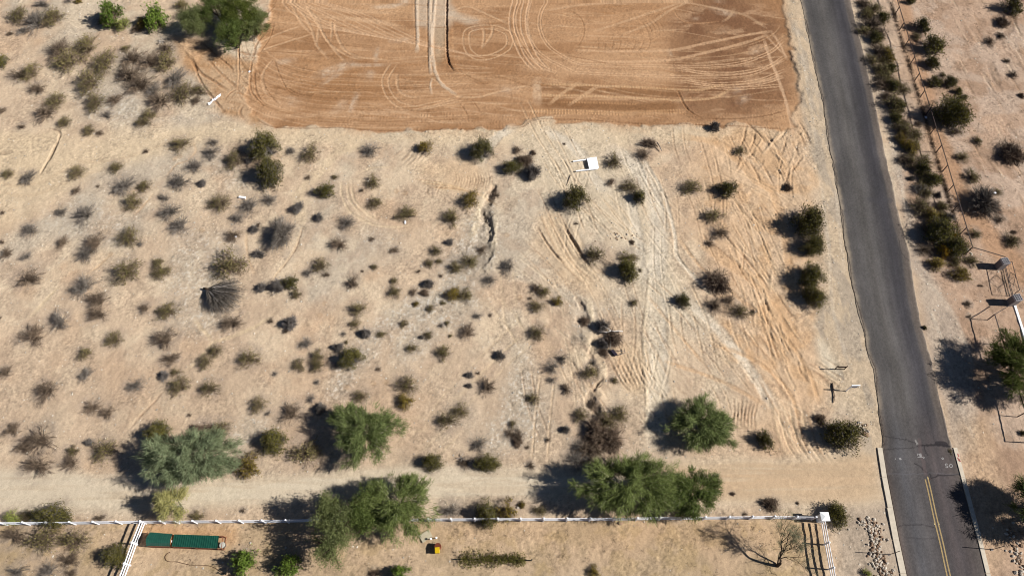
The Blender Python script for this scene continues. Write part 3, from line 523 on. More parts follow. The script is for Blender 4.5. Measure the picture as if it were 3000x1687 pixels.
# ---------------------------------------------------------------- shrub survey (crop pixels, 3.22 x): x y w h type
SURV = {
(0, 0): "160 130 200 150 o 310 190 260 220 g 480 150 230 190 o 390 30 170 100 g 200 290 130 80 g 90 315 80 50 b 730 10 90 40 y 640 10 100 40 g 1040 140 200 210 V 1160 230 130 120 W 960 180 120 150 b 1455 190 200 200 V 1330 220 120 100 y 1280 270 120 80 b 1530 370 100 150 x 1690 40 180 100 o 540 460 270 200 b 620 560 280 230 o 800 430 260 240 o 970 570 260 220 o 1220 530 260 180 b 1400 560 260 200 b 1560 560 240 220 o 1560 450 200 150 b 1180 460 120 60 o 1180 690 300 240 b 1290 770 300 220 b 830 760 270 240 o 1640 720 240 220 g 20 570 120 140 v 290 670 200 190 o 160 700 230 110 b 350 820 200 140 b 1440 830 200 150 g 1490 930 280 210 b 1710 860 240 190 o 1870 850 170 110 o 1840 940 130 90 b 510 940 200 180 o 420 1050 240 180 b 890 960 200 180 o 1085 935 180 130 b 10 1040 100 120 b 1000 1085 140 90 g 1395 1075 150 120 o 1340 1150 190 90 o 600 1150 150 120 o 830 1220 150 110 o 930 1250 100 60 b 190 1195 110 40 b",
(0, 400): "1680 70 230 110 o 2000 50 150 90 g 1980 130 180 160 g 2210 210 230 190 o 2355 205 100 80 d 2500 100 260 220 v 1365 135 70 50 b 1085 285 170 100 o 720 335 180 130 o 65 350 130 100 o 245 370 180 150 g 1820 270 200 160 g 1680 415 270 170 g 1905 440 90 70 d 1150 440 260 190 g 1360 460 170 110 o 1240 600 230 170 o 710 510 110 80 b 920 470 50 30 b 2520 350 260 240 v 2520 590 200 130 g 2060 620 230 180 o 2330 650 260 160 g 1540 570 130 110 g 1590 690 250 160 g 2220 770 180 110 g 1680 830 260 180 g 560 700 150 100 g 780 730 240 180 g 20 720 60 40 b 260 870 190 150 g 1200 930 240 190 o 580 990 130 140 b 890 990 220 200 b 800 1080 220 190 g 2390 870 110 70 d 2190 920 180 130 b 2430 830 80 50 b 10 990 60 120 b 50 1095 130 120 b 235 1130 130 90 g 2150 1180 360 300 o 2440 1100 130 80 d 250 1320 280 170 b 1160 1250 330 240 o 1480 1190 150 110 o 1510 1260 200 170 o 1320 1010 90 60 g",
(0, 800): "760 120 270 230 g 910 250 260 200 b 920 370 250 150 b 535 440 260 200 g 280 580 290 240 b 1360 330 150 100 b 1580 350 280 160 o 2180 450 260 200 b 1065 620 210 140 o 1550 610 300 200 b 785 755 170 130 o 1610 800 220 140 b 790 950 160 160 g 430 1090 250 250 b 1260 1050 200 140 g 40 930 150 130 b 1540 960 110 100 d 1650 930 110 90 o 1680 1050 240 200 o 2020 730 150 140 o 1930 830 170 150 o 2340 800 260 170 o 1970 1080 240 150 o 2430 1240 180 160 o 2520 1320 80 40 g 850 1250 200 150 b 1010 1310 200 120 b 2470 130 100 100 d 1780 1335 60 40 b 0 420 40 100 b",
(0, 1237): "100 70 190 150 b 350 150 350 280 b 200 210 200 170 b 350 390 360 240 b 680 260 170 110 o 660 370 220 170 b 830 185 110 70 d 970 240 260 220 o 1470 100 220 230 v 1900 60 260 160 r 2060 60 260 180 o 2320 400 260 220 y 500 870 340 130 v 250 890 200 90 o 90 900 200 90 W 940 905 140 40 b 1850 880 180 80 o 2290 830 80 40 b 130 1050 320 200 b 400 1090 380 260 o 680 1110 340 220 o 620 1300 280 160 b 140 1390 240 140 g 430 1400 240 120 g 650 1425 160 60 b 1090 1270 250 200 v 1080 1150 60 40 o 2280 1310 270 210 V",
(750, 400): "320 130 110 90 g 510 150 190 160 o 1070 120 200 150 g 1590 110 170 110 y 2130 130 200 170 v 2410 290 200 110 v 2520 220 150 120 r 490 380 80 50 b 740 380 90 40 o 640 510 200 110 v 385 665 130 100 d 590 760 90 80 d 1100 420 160 120 o 990 505 60 50 b 1110 620 180 130 o 1400 720 220 160 o 1840 760 200 170 o 2010 590 180 150 y 840 800 220 140 g 230 890 270 260 G 780 1000 210 170 b 1090 960 80 50 b 1300 1070 130 70 b 1825 995 80 70 d 1695 1070 130 90 o 600 1210 200 130 o 480 1280 120 90 g 650 1300 110 50 b 1110 1230 90 60 o 1000 1270 40 30 b 1630 1190 130 80 o 1725 1175 90 60 o 2010 1160 200 150 o 1880 1220 200 120 o 2370 1220 160 180 g 2190 1350 170 130 g 890 1360 190 130 b 1300 1360 90 80 o 1620 1390 130 80 D 1740 1310 60 40 b 1530 1270 60 40 b 2120 1050 130 110 b 2250 540 110 90 b",
(750, 800): "310 85 170 110 v 190 125 160 110 D 370 185 150 100 o 1290 175 170 120 o 1480 175 110 70 b 1590 180 110 70 r 1850 190 180 110 y 1970 195 160 150 o 1760 275 70 50 o 1640 330 90 90 o 1510 290 80 40 y 950 340 200 120 o 925 480 130 90 o 320 470 140 130 D 130 450 80 70 b 270 550 60 50 b 1035 555 130 100 D 1175 570 120 70 o 825 575 80 50 g 850 650 50 40 o 1390 470 110 80 o 1740 490 70 60 g 1800 470 60 50 o 2085 400 120 60 g 2210 395 50 35 b 1990 545 180 170 b 1620 580 110 90 o 1560 600 50 40 d 1830 590 50 40 o 460 665 150 120 g 775 695 110 80 D 1470 705 160 90 o 1760 745 190 150 o 570 770 180 140 o 560 870 190 130 o 400 860 170 120 o 900 800 230 170 v 735 875 80 70 g 2300 775 120 80 D 1150 905 70 50 b 175 950 80 50 g 570 1025 70 60 g 2010 960 90 70 d 2090 945 60 40 b 2005 1060 70 60 d 2165 1055 200 180 b 1410 1040 260 160 o 1400 1200 180 140 y 980 1160 190 80 o 510 1180 100 90 g 600 1270 120 110 D 320 1320 270 200 b 1930 1290 200 150 o 1800 1380 260 160 o 10 820 40 100 b",
(750, 1237): "140 180 270 220 v 440 270 370 230 o 1650 380 220 150 v 2090 190 200 160 g 2170 370 250 150 v 1970 380 160 120 b 1930 330 130 90 x 2400 100 140 120 b 2470 180 130 100 r 290 1340 280 180 V 1350 1420 230 150 V 1820 820 240 150 g 2170 840 200 290 v 2370 810 220 210 y 2510 770 60 60 y 1100 1420 130 80 r 1200 1010 60 30 y",  # the dead bush left of the lowest bright bush stands in for its shadow
(1500, 0): "1910 1200 110 80 D 490 1360 40 30 b",
(1500, 400): "1240 160 190 120 b 1290 60 160 90 r 2150 130 130 90 o 190 330 160 140 D 130 220 160 90 r 50 120 130 80 b 200 150 60 80 r 960 225 180 130 o 930 430 130 80 b 1110 460 200 130 o 1200 560 130 170 v 600 590 230 190 v 1690 470 230 150 o 2030 490 200 140 v 1900 740 220 160 o 1950 890 200 160 b 1860 1000 110 80 b 780 1110 230 180 o 1090 1130 220 120 o 1080 1270 200 190 v 1210 1260 60 40 b 600 820 60 30 b 1130 990 60 50 r",
(1500, 800): "290 160 140 190 o 210 140 120 110 b 430 260 130 80 y 230 310 180 110 o 170 240 60 40 b 240 550 210 150 o 680 440 100 120 r 850 490 140 120 D 950 610 210 140 r 860 660 110 100 D 860 740 110 90 r 1140 270 100 80 o 1610 260 170 110 v 1930 80 280 240 r 1900 300 190 180 b 2050 250 160 140 b 2140 350 240 110 o 460 790 130 130 g 360 880 210 130 g 370 1000 140 80 g 720 930 210 150 o 960 1010 110 60 o 510 1090 160 110 b 190 1180 140 130 o 760 1220 110 140 b 640 1330 200 140 o 1010 1320 220 190 o 850 1370 150 120 b 0 1420 80 80 o 760 840 90 90 g",
(1500, 1237): "60 120 130 160 b 500 70 100 70 D 170 400 100 80 b 330 160 60 60 b 140 230 60 40 b 620 220 180 150 g 770 240 240 240 b 920 150 280 240 r 720 320 200 120 g 250 820 180 120 o 90 770 70 70 y 2385 150 170 190 v 2080 670 60 40 r 2430 770 200 140 r 2190 860 70 30 b 760 1400 130 120 y 1560 870 150 40 b",
(2200, 0): "1050 20 130 70 b 1090 110 160 90 o 1240 165 130 110 v 1130 230 260 180 b 1200 340 130 120 o 1190 470 180 200 b 1280 520 140 220 y 1230 640 200 140 o 1330 640 100 120 v 1230 780 200 150 b 1330 800 120 100 v 1430 830 180 110 o 1320 950 260 200 o 1400 1160 110 80 b 1430 1220 210 170 o 1560 1260 150 130 o 1490 1390 160 130 y 1580 1160 120 60 b 1500 15 100 50 v 1600 245 140 110 v 1560 340 100 100 o 1710 430 200 160 v 1710 590 130 110 v 1730 770 140 90 v 1880 770 120 100 v 1950 860 80 60 v 2000 915 80 50 v 1810 700 70 60 o 1870 1050 290 240 v 2440 60 200 120 v 2370 200 130 150 r 2250 380 120 130 b 2410 570 80 60 b 2130 1320 100 100 o 1930 1230 160 100 b 2550 900 60 100 r 2350 330 90 80 b 2480 700 90 80 b",
(2200, 400): "1500 230 160 150 o 1640 210 170 120 o 1720 400 160 120 v 1515 390 70 50 D 1600 490 230 110 g 1770 550 70 60 d 1590 660 230 190 o 1700 740 170 130 y 1800 660 130 150 o 1850 760 140 80 D 1640 870 200 120 b 1790 900 270 230 v 1890 940 110 110 Y 1930 1050 210 190 v 1640 1050 230 140 b 1800 1090 120 120 Y 1760 1200 200 80 y 1920 1190 120 90 o 1960 1290 230 110 y 2080 1170 170 110 o 2170 1400 70 40 b 1990 190 150 90 o 2090 360 160 150 o 2470 130 290 220 r 2190 620 290 250 G 2320 520 120 60 o 2460 970 170 160 o 2480 900 70 40 r 2110 910 160 90 o 2340 780 150 80 b 510 800 290 250 v 560 1030 240 160 v 350 470 90 80 r",
(2200, 800): "570 40 220 240 v 590 230 190 230 v 2050 290 100 80 b 2370 530 40 20 b 1640 510 40 50 v 20 360 60 70 b 2060 410 80 30 b",
(2200, 1237): "1880 270 60 110 o 800 870 190 260 v 2560 100 50 70 v 1085 1415 110 75 W 650 -30 140 120 r 440 760 40 80 b",
}
SH = []
for (ox, oy), s in SURV.items():
    t = s.split()
    for i in range(0, len(t), 5):
        x, y, wd, h = map(float, t[i:i+4]); SH.append((ox+x/3.22, oy+y/3.22, wd/3.22, h/3.22, t[i+4]))
rf_ = random.Random(12)
for k in range(44):
    t = k/44; x = 2520+100*t/.46*.9 if k < 20 else 2605+190*(t-.46)/.54; y = 5+300*t/.46 if k < 20 else 310+460*(t-.46)/.54
    SH.append((x+rf_.uniform(-14, 34), y+rf_.uniform(-12, 12), rf_.uniform(34, 62), rf_.uniform(28, 46), rf_.choice('bbooyoov')))
SH += [(1738, 1262, 92, 78, 'r'), (1712, 1308, 80, 60, 'b'), (1775, 1230, 80, 60, 'o'), (1690, 1345, 84, 56, 'g'), (1790, 1290, 70, 60, 'r')]
SH.append((2470, 1275, 105, 88, 'v')); SH.append((2237, 1280, 1, 1, '-')); SH = [s for s in SH if s[4] != '-']
# grey litter of dropped twigs and leaves lies around the plants
lit = np.zeros((NY, NX), np.float32)
for px, py, wd, h, t in SH:
    X, Y = G(px, py); r = wd/ppm(py)*.78
    i0 = max(0, int((X-r-X0)/GX)); i1 = min(NX, int((X+r-X0)/GX)+1); j0 = max(0, int((Y-r-Y0)/GY)); j1 = min(NY, int((Y+r-Y0)/GY)+1)
    if i1 <= i0 or j1 <= j0: continue
    d = np.hypot(GXX[j0:j1, i0:i1]-X, GYY[j0:j1, i0:i1]-Y)/r
    lit[j0:j1, i0:i1] = np.maximum(lit[j0:j1, i0:i1], (1-sstep(.35, 1, d)))
blend(lit*.55*sstep(.3, .6, n_fine), (166, 150, 134)); blend(lit*.35*sstep(.55, .7, n_grit), (120, 106, 94))
def gz(x, y):
    i = (x-X0)/GX; j = (y-Y0)/GY
    if i < 0 or j < 0 or i >= NX-1 or j >= NY-1: return 0.0
    return float(HZ[int(j), int(i)])
# ---------------------------------------------------------------- ground meshes (one seamless sheet, cut where the surface changes)
ox_ = np.array([-3000, -900, -400, -200, -130, -100]); nx_ = np.array([100, 130, 200, 400, 900, 3000]); oy_ = np.array([-2500, -600, -200, -60, -10]); ny_ = np.array([105, 130, 200, 400, 900, 4000])
XA = np.concatenate([ox_, xs, nx_]).astype(np.float32); YA = np.concatenate([oy_, ys, ny_]).astype(np.float32)
HA = np.zeros((len(YA), len(XA)), np.float32); HA[5:5+NY, 6:6+NX] = HZ
ii = np.clip(np.arange(len(XA))-6, 0, NX-1); jj = np.clip(np.arange(len(YA))-5, 0, NY-1)
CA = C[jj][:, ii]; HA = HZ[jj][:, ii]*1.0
XX, YY = np.meshgrid(XA, YA); VV = np.stack([XX.ravel(), YY.ravel(), HA.ravel()], 1)
inr = (XX > road_l(YY)+.4) & (XX < road_r(YY)-.4); fl = (HA < -.1) | inr
VV[:, 2] = np.where(inr.ravel(), np.minimum(VV[:, 2], -.1), VV[:, 2])
n0 = len(XA); j, i = np.meshgrid(np.arange(len(YA)-1), np.arange(len(XA)-1), indexing='ij'); k0 = j*n0+i
FQ = np.stack([k0, k0+1, k0+n0+1, k0+n0], -1)
reg = np.zeros(FQ.shape[:2], np.int8)
mfull = lambda m_: m_[jj][:, ii][:-1, :-1] > .5
edgeok = np.zeros_like(reg, bool); edgeok[5:5+NY-1, 6:6+NX-1] = True
far = (YY[:-1, :-1] >= ys[-1]-.2)
reg[mfull(shl) | mfull(shr)] = 3; reg[mfull(drt)] = 2; reg[mfull(pad)] = 1
reg[~edgeok] = 0
m_soil = mat_soil('desert_soil'); m_soil2 = mat_soil('packed_soil', speck=.11, bump=.22, fscale=8.0)
CF = CA.reshape(-1, 3)
for r_, nm in ((0, 'ground'), (1, 'graded_dirt'), (2, 'dirt_road'), (3, 'road_shoulder')):
    f = FQ[reg == r_]; u, inv = np.unique(f.ravel(), return_inverse=True)
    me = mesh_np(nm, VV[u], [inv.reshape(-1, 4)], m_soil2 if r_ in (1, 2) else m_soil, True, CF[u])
    tag(obj(nm, me), {'ground': 'pale sandy desert ground with gravel patches and scrub', 'graded_dirt': 'graded orange-brown dirt pad covered in looping tyre tracks', 'dirt_road': 'pale dirt road running above the white fence', 'road_shoulder': 'grey gravel shoulder beside the paved road'}[nm], kind='structure')
_lat.clear()
# ================================================================ PAVED ROAD
yr = np.concatenate([np.arange(-60, 6, 3.0), np.arange(6, 92, .08), np.arange(92, 400, 6.0)]); nu = 110
uu = np.linspace(0, 1, nu); U, Yr = np.meshgrid(uu, yr)
lj = (fbm(np.zeros_like(yr), yr, 1.2, 41, 4)-.5)*.35*(yr > 21); rj = (fbm(np.zeros_like(yr)+9, yr, 1.6, 42, 4)-.5)*.25*(yr > 21)
Xr = (road_l(Yr)+lj[:, None])*(1-U)+(road_r(Yr)+rj[:, None])*U
stp = np.array([0, .05, .10, .22, .38, .50, .58, .68, .76, .84, .875, .93, 1.0])
cA = np.array([(150, 136, 122), (128, 118, 108), (108, 103, 100), (104, 100, 98), (112, 107, 103), (104, 100, 98), (92, 88, 88), (82, 79, 82), (78, 75, 79), (86, 82, 83), (112, 103, 97), (124, 112, 103), (142, 128, 116)], float)
cB = np.array([(128, 112, 102), (114, 104, 99), (108, 102, 100), (102, 100, 102), (110, 105, 104), (102, 96, 95), (92, 86, 86), (98, 89, 88), (90, 83, 83), (98, 89, 87), (98, 89, 86), (106, 97, 93), (114, 104, 97)], float)
tB = sstep(27, 20.5, Yr)[..., None]
RC = np.stack([np.interp(U, stp, cA[:, k]) for k in range(3)], -1)*(1-tB)+np.stack([np.interp(U, stp, cB[:, k]) for k in range(3)], -1)*tB
st_ = fbm(U*7.2, Yr*.03, .5, 43, 4); st2 = fbm(U*7.2, Yr*.35, 1.6, 44, 4); gr_ = vnoise(U*7.2, Yr, .12, 45)
RC = RC*(1+(st_-.5)*.30+(st2-.5)*.34+(gr_-.5)*.16)[..., None]
dist = sstep(60, 90, Yr)[..., None]; RC = RC*(1-.04*dist)*.91
def rblend(mask, col):
    global RC
    RC = RC*(1-mask[..., None])+np.array(col, float)*mask[..., None]
dust = sstep(.085, .0, U+(fbm(U*7, Yr, 1.5, 46, 4)-.5)*.1)*(Yr > 21)
rblend(dust*.6, (196, 178, 152)); dr_ = sstep(.96, 1.0, U+(fbm(U*7, Yr, 1.2, 47, 4)-.5)*.06)*(Yr > 21); rblend(dr_*.6, (200, 182, 160))
def rline(pts, wd, col, a, jit=.25, seed=1, px=True):
    P = np.array([G(*p) for p in pts]) if px else np.array(pts); P = spline([tuple(p) for p in P], 8)
    rj_ = np.random.default_rng(seed); P = P+rj_.normal(0, jit*.12, P.shape)
    D = np.full(Xr.shape, 9.0)
    for k in range(len(P)-1):
        (ax, ay), (bx, by) = P[k], P[k+1]
        r0 = np.searchsorted(yr, min(ay, by)-1); r1 = np.searchsorted(yr, max(ay, by)+1); X = Xr[r0:r1]; Y = Yr[r0:r1]; L2 = (bx-ax)**2+(by-ay)**2+1e-9
        t = np.clip(((X-ax)*(bx-ax)+(Y-ay)*(by-ay))/L2, 0, 1); D[r0:r1] = np.minimum(D[r0:r1], np.hypot(X-ax-t*(bx-ax), Y-ay-t*(by-ay)))
    rblend(sstep(wd*.5+.05, wd*.5-.03, D)*a, col)
# jagged crack along the left edge
yy = np.arange(21, 88, .35); jx = np.random.default_rng(3).normal(0, .05, len(yy)).cumsum()*.25; jx -= np.convolve(jx, np.ones(15)/15, 'same')
rline([(road_l(y)+.16+jx[i]+.1*math.sin(y*.9), y) for i, y in enumerate(yy)], .05, (56, 46, 42), .7, .3, px=False)
CK = (46, 42, 44); q = lambda x, y: (2560+x/8.573, 1290+y/8.573)
rline([q(140, 240), q(300, 225), q(500, 205), q(850, 195), q(1000, 180)], .05, CK, .5, .3)
rline([q(130, -130), q(500, -60), q(800, -10), q(1000, 60), q(1110, 170)], .06, CK, .6, .4); rline([q(1030, 10), q(1060, 60), q(1110, 130)], .14, (170, 165, 160), .8)
rline([q(1100, 130), q(1250, 130), q(1430, 120), q(1600, 105), q(1750, 120), q(1900, 150)], .16, (44, 40, 42), .8, .3); rline([q(1580, 90), q(1700, 80), q(1800, 110)], .5, (46, 42, 45), .8)
rline([q(1250, 150), q(1270, 250), q(1340, 385)], .06, CK, .7); rline([q(1000, 580), q(1150, 660), q(1280, 790), q(1390, 850), q(1420, 950)], .07, CK, .8)
rline([q(1420, 945), q(1550, 920), q(1600, 875), q(1850, 875), q(2180, 840)], .08, CK, .8); rline([q(1420, 950), q(1340, 1050), q(1310, 1160), q(1350, 1300), q(1370, 1440)], .06, (80, 60, 58), .7)
rline([q(300, 830), q(800, 850), q(1400, 830), q(2100, 850)], .05, (118, 116, 122), .5)
rline([(2628, 1543), (2650, 1538), (2700, 1537), (2735, 1545)], .05, CK, .6); rline([(2650, 1573), (2700, 1578), (2745, 1575)], .04, CK, .4); rline([(2583, 1300), (2590, 1400), (2610, 1500), (2640, 1640)], .06, CK, .5)
rline([(2632, 700), (2640, 740), (2662, 765)], .05, CK, .5); rline([(2745, 1140), (2765, 1240), (2780, 1300)], .06, CK, .5)
rline([(2548, 586), (2575, 590), (2606, 588)], .8, (74, 72, 76), .35)
rline([q(1130, 0), q(1160, 300), q(1230, 560), q(1290, 860)], .35, (112, 96, 94), .5)
VR = np.stack([Xr, Yr, .03+.10*np.sin(np.pi*U)+0*U], -1).reshape(-1, 3).copy()
VR3 = VR.reshape(len(yr), nu, 3); VR3[:, 0, 2] = -.08; VR3[:, -1, 2] = -.08
j, i = np.meshgrid(np.arange(len(yr)-1), np.arange(nu-1), indexing='ij'); k0 = j*nu+i
m_asph = mat_soil('asphalt', speck=.10, bump=.25, fscale=14, rough=.9)
me = mesh_np('road', VR, [np.stack([k0, k0+1, k0+nu+1, k0+nu], -1).reshape(-1, 4)], m_asph, True, (lin(RC)*ALB).reshape(-1, 3))
tag(obj('road', me), 'worn grey two-lane paved road with cracked edges', kind='structure')
def rz(x, y):
    u = (x-float(road_l(y)))/(float(road_r(y))-float(road_l(y))); return .03+.10*math.sin(math.pi*min(max(u, 0), 1))
# ---- kerbs flush with the road edge, cast in lengths with joints
m_kerb = mat_plain('kerb_concrete', lin((228, 214, 192))*ALB, .9, .2, var=.1, vscale=2.5, bump=.2)
m_red = mat_plain('faded_red_paint', lin((196, 120, 110))*ALB, .9, .2, var=.3, vscale=9)
def kerb(name, ytop, side, wd, label):
    m = MB(); y = ytop; k = 0
    while y > -40:
        y2 = y-3.05
        f = road_l if side < 0 else road_r
        xa, xb = float(f(y-.012)), float(f(y2+.012))
        a0 = xa+side*wd/2; b0 = xb+side*wd/2
        off = .06 if (side < 0 and k < 2) else 0
        hw = wd/2-off/2
        vs = []
        for (cx, cy) in ((a0-side*off/2, y-.012), (b0-side*off/2, y2+.012)):
            vs += [(cx-hw, cy, -.2), (cx+hw, cy, -.2), (cx+hw, cy, .105), (cx-hw, cy, .105)]
        m.add(vs, [(0, 1, 2, 3), (7, 6, 5, 4), (0, 4, 5, 1), (1, 5, 6, 2), (2, 6, 7, 3), (3, 7, 4, 0)]); y = y2; k += 1
    return tag(m.build(name, m_kerb), label, kind='structure')
kerb('left_kerb', G(2567, 1311)[1], -1, .56, 'pale concrete kerb on the left side of the paved road'); kr_ = kerb('right_kerb', G(2793, 1311)[1], 1, .40, 'pale concrete kerb on the right side of the paved road')
# ---- painted markings
m_yel = bpy.data.materials.new('worn_yellow_paint'); m_yel = mat_plain('worn_yellow_paint', lin((166, 138, 84))*ALB, .7, .3, var=.2, vscale=14, c2=lin((196, 168, 112))*ALB)
m_wht = mat_plain('chalky_white_paint', lin((168, 164, 162))*ALB, .8, .2, var=.15, vscale=20)
ya, yb = G(2711, 1396), G(2778, 1687)
def yline(t): return (ya[0]+(yb[0]-ya[0])*t, ya[1]+(yb[1]-ya[1])*t)
def ribbon_mesh(P, wd, dz=.006):
    P = [Vector((x, y, 0)) for x, y in P]; vs = []; fs = []
    for k, p in enumerate(P):
        d = (P[min(k+1, len(P)-1)]-P[max(k-1, 0)]).normalized(); n_ = Vector((-d.y, d.x, 0))*wd/2
        for s in (1, -1):
            v = p+n_*s; vs.append((v.x, v.y, rz(v.x, v.y)+dz))
    for k in range(len(P)-1): fs.append((2*k, 2*k+1, 2*k+3, 2*k+2))
    return vs, fs
m = MB()
for s, t0 in ((-1, .03), (1, .0)):
    P = []
    for k in range(60):
        t = t0+k*.06; x, y = yline(t); P.append((x+s*.15+.02*math.sin(k*.7), y))
    m.add(*ribbon_mesh(P, .13))
tag(m.build('road_centre_line', m_yel), 'worn double yellow centre line starting partway down the road', kind='structure')
m = MB(); Q = lambda *p: [G(*q(x, y)) for x, y in p]
m.add(*ribbon_mesh(Q((1845, 595), (1815, 585), (1782, 595), (1780, 620), (1795, 638), (1830, 635), (1850, 645), (1850, 668), (1825, 682), (1790, 678)), .07))
m.add(*ribbon_mesh(Q(*[(1928+38*math.cos(a), 636+40*math.sin(a)) for a in np.linspace(0, 2*math.pi, 15)]), .07))
m.add(*ribbon_mesh(Q(*[(1715+22*math.cos(a), 455+20*math.sin(a)) for a in np.linspace(0, 2*math.pi, 9)]), .07))
for L in ([(1080, 385), (1085, 335), (1110, 355), (1150, 335), (1185, 345)], [(1110, 360), (1180, 365)], [(1120, 385), (1190, 382)], [(1150, 345), (1150, 410)], [(1130, 405), (1190, 400)], [(1080, 422), (1230, 428)], [(1225, 412), (1262, 430), (1225, 458)]): m.add(*ribbon_mesh(Q(*L), .06))
m.add(*ribbon_mesh(Q((640, 440), (665, 490)), .22)); m.add(*ribbon_mesh(Q((525, 455), (545, 470)), .1))
tag(m.build('road_paint_marks', m_wht), 'white survey marks reading 50 sprayed on the road', kind='structure')
m = MB()
for L in ([(2120, 330), (2150, 420)], [(2110, 430), (2150, 480)], [(2150, 460), (2190, 540)], [(2130, 500), (2180, 520)]):
    P = [G(*q(*p)) for p in L]; 
    for (a, b) in [P]:
        m.bar((a[0]-.12, a[1], .109), (b[0]-.12, b[1], .109), .12, .006)
tag(m.build('kerb_paint_mark', m_red), 'faded red paint marks on the right-hand kerb', kind='structure')
m_refl = mat_plain('reflector_plastic', lin((235, 215, 160))*ALB, .3, .5)
for k, (x, y) in enumerate(((2735, 1534.5), (2748, 1534.5), (2716, 1401))):
    X, Y = G(x, y); m = MB(); s = .06
    m.add([(-s, -s, 0), (s, -s, 0), (s, s, 0), (-s, s, 0), (-s*.6, -s*.4, .025), (s*.6, -s*.4, .025), (s*.6, s*.4, .025), (-s*.6, s*.4, .025)], [(3, 2, 1, 0), (4, 5, 6, 7), (0, 1, 5, 4), (1, 2, 6, 5), (2, 3, 7, 6), (3, 0, 4, 7)])
    o = m.build('road_reflector', m_refl, loc=(X, Y, rz(X, Y)+.004)); tag(o, ['small road reflector just left of the double yellow line', 'small road reflector just right of the double yellow line', 'small road reflector at the start of the yellow line'][k], 'road reflector', 'raised reflectors on the road')
# ================================================================ WHITE RAIL FENCE
m_vin = mat_plain('white_vinyl', (.72, .72, .74), .5, .4, var=.07, vscale=3)
m_iron = mat_plain('brown_iron', lin((64, 44, 36))*.6, .6, .4, var=.25, vscale=8)
PZ = 1.36
def zat(px, py, z): X, Y = G(px, py, z); return Vector((X, Y, 0))
def rail_fence(root, caps, name_label=None, first=True, last=True):
    """caps: list of ground Vectors where posts stand"""
    for k, p in enumerate(caps):
        if k == 0 and not first: continue
        m = MB(); m.box((p.x, p.y, PZ/2-.1), (.13, .13, PZ+.16)); m.box((p.x, p.y, PZ-.01), (.17, .17, .03)); s = .085
        po = m.build('post', m_vin, root); m = MB()
        m.add([(p.x-s, p.y-s, PZ+.007), (p.x+s, p.y-s, PZ+.007), (p.x+s, p.y+s, PZ+.007), (p.x-s, p.y+s, PZ+.007), (p.x, p.y, PZ+.06)], [(0, 1, 4), (1, 2, 4), (2, 3, 4), (3, 0, 4), (3, 2, 1, 0)]); m.build('cap', m_vin, po)
    for z in (PZ-.16, PZ-.60, PZ-1.04):
        m = MB()
        for a, b in zip(caps[:-1], caps[1:]):
            sag = random.Random(int(a.x*10+z*7)).uniform(-.015, .015)
            d = (b-a).normalized()*.063
            m.bar((a.x+d.x, a.y+d.y, z+sag), (b.x-d.x, b.y-d.y, z+sag), .045, .145)
        m.build('rail', m_vin, root)
CAPX = [-72, -4, 63.7, 132, 200.5, 269.6, 338, 409, 466, 509, 562, 632, 699, 765.5, 835, 907, 977, 1047, 1116, 1185, 1253, 1320, 1390, 1458, 1525, 1593, 1662, 1730, 1800, 1868, 1936, 2003, 2068, 2138, 2206, 2271, 2337, 2392]
capy = lambda x: np.interp(x, [-80, 130, 410, 765, 907, 1320, 1730, 2003, 2271, 2400], [1529.5, 1528.5, 1525, 1523, 1520, 1518, 1517, 1513.5, 1511, 1513])
caps = [zat(x, float(capy(x)), PZ) for x in CAPX]
f1 = empty('rail_fence', (0, 0, 0)); rail_fence(f1, caps); tag(f1, 'long white three-rail fence running along below the dirt road', 'fence', 'white rail fences')
lf = [zat(409.5, 1524.5, PZ), zat(384.5, 1587.5, PZ), zat(362.3, 1649.3, PZ), zat(339, 1712, PZ), zat(315, 1776, PZ)]
f2 = empty('rail_fence'); rail_fence(f2, lf, first=False); tag(f2, 'white three-rail fence beside the green-roofed coop, running to the bottom edge', 'fence', 'white rail fences')
PIL = zat(2417.5, 1512, 1.5)
d_ = zat(2430, 1587.5, PZ); e_ = zat(2444, 1661, PZ); rf = [PIL+Vector((.02, -.36, 0)), d_, e_, e_+(e_-d_), e_+(e_-d_)*2]
f3 = empty('rail_fence'); rail_fence(f3, rf, first=False); tag(f3, 'white three-rail fence running down from the square white pillar', 'fence', 'white rail fences')
m_stuc = mat_plain('white_stucco', (.74, .75, .74), .8, .2, var=.05, vscale=3, bump=.1)
pr = empty('gate_pillar', PIL); tag(pr, 'square white pillar with a flat pyramid cap at the fence corner', 'pillar')
m = MB(); m.box((0, 0, .68), (.62, .62, 1.5)); m.build('shaft', m_stuc, pr)
m = MB(); m.box((0, 0, 1.455), (.84, .84, .05)); s = .42; m.add([(-s, -s, 1.48), (s, -s, 1.48), (s, s, 1.48), (-s, s, 1.48), (0, 0, 1.60)], [(0, 1, 4), (1, 2, 4), (2, 3, 4), (3, 0, 4)]); m.build('cap', m_stuc, pr)
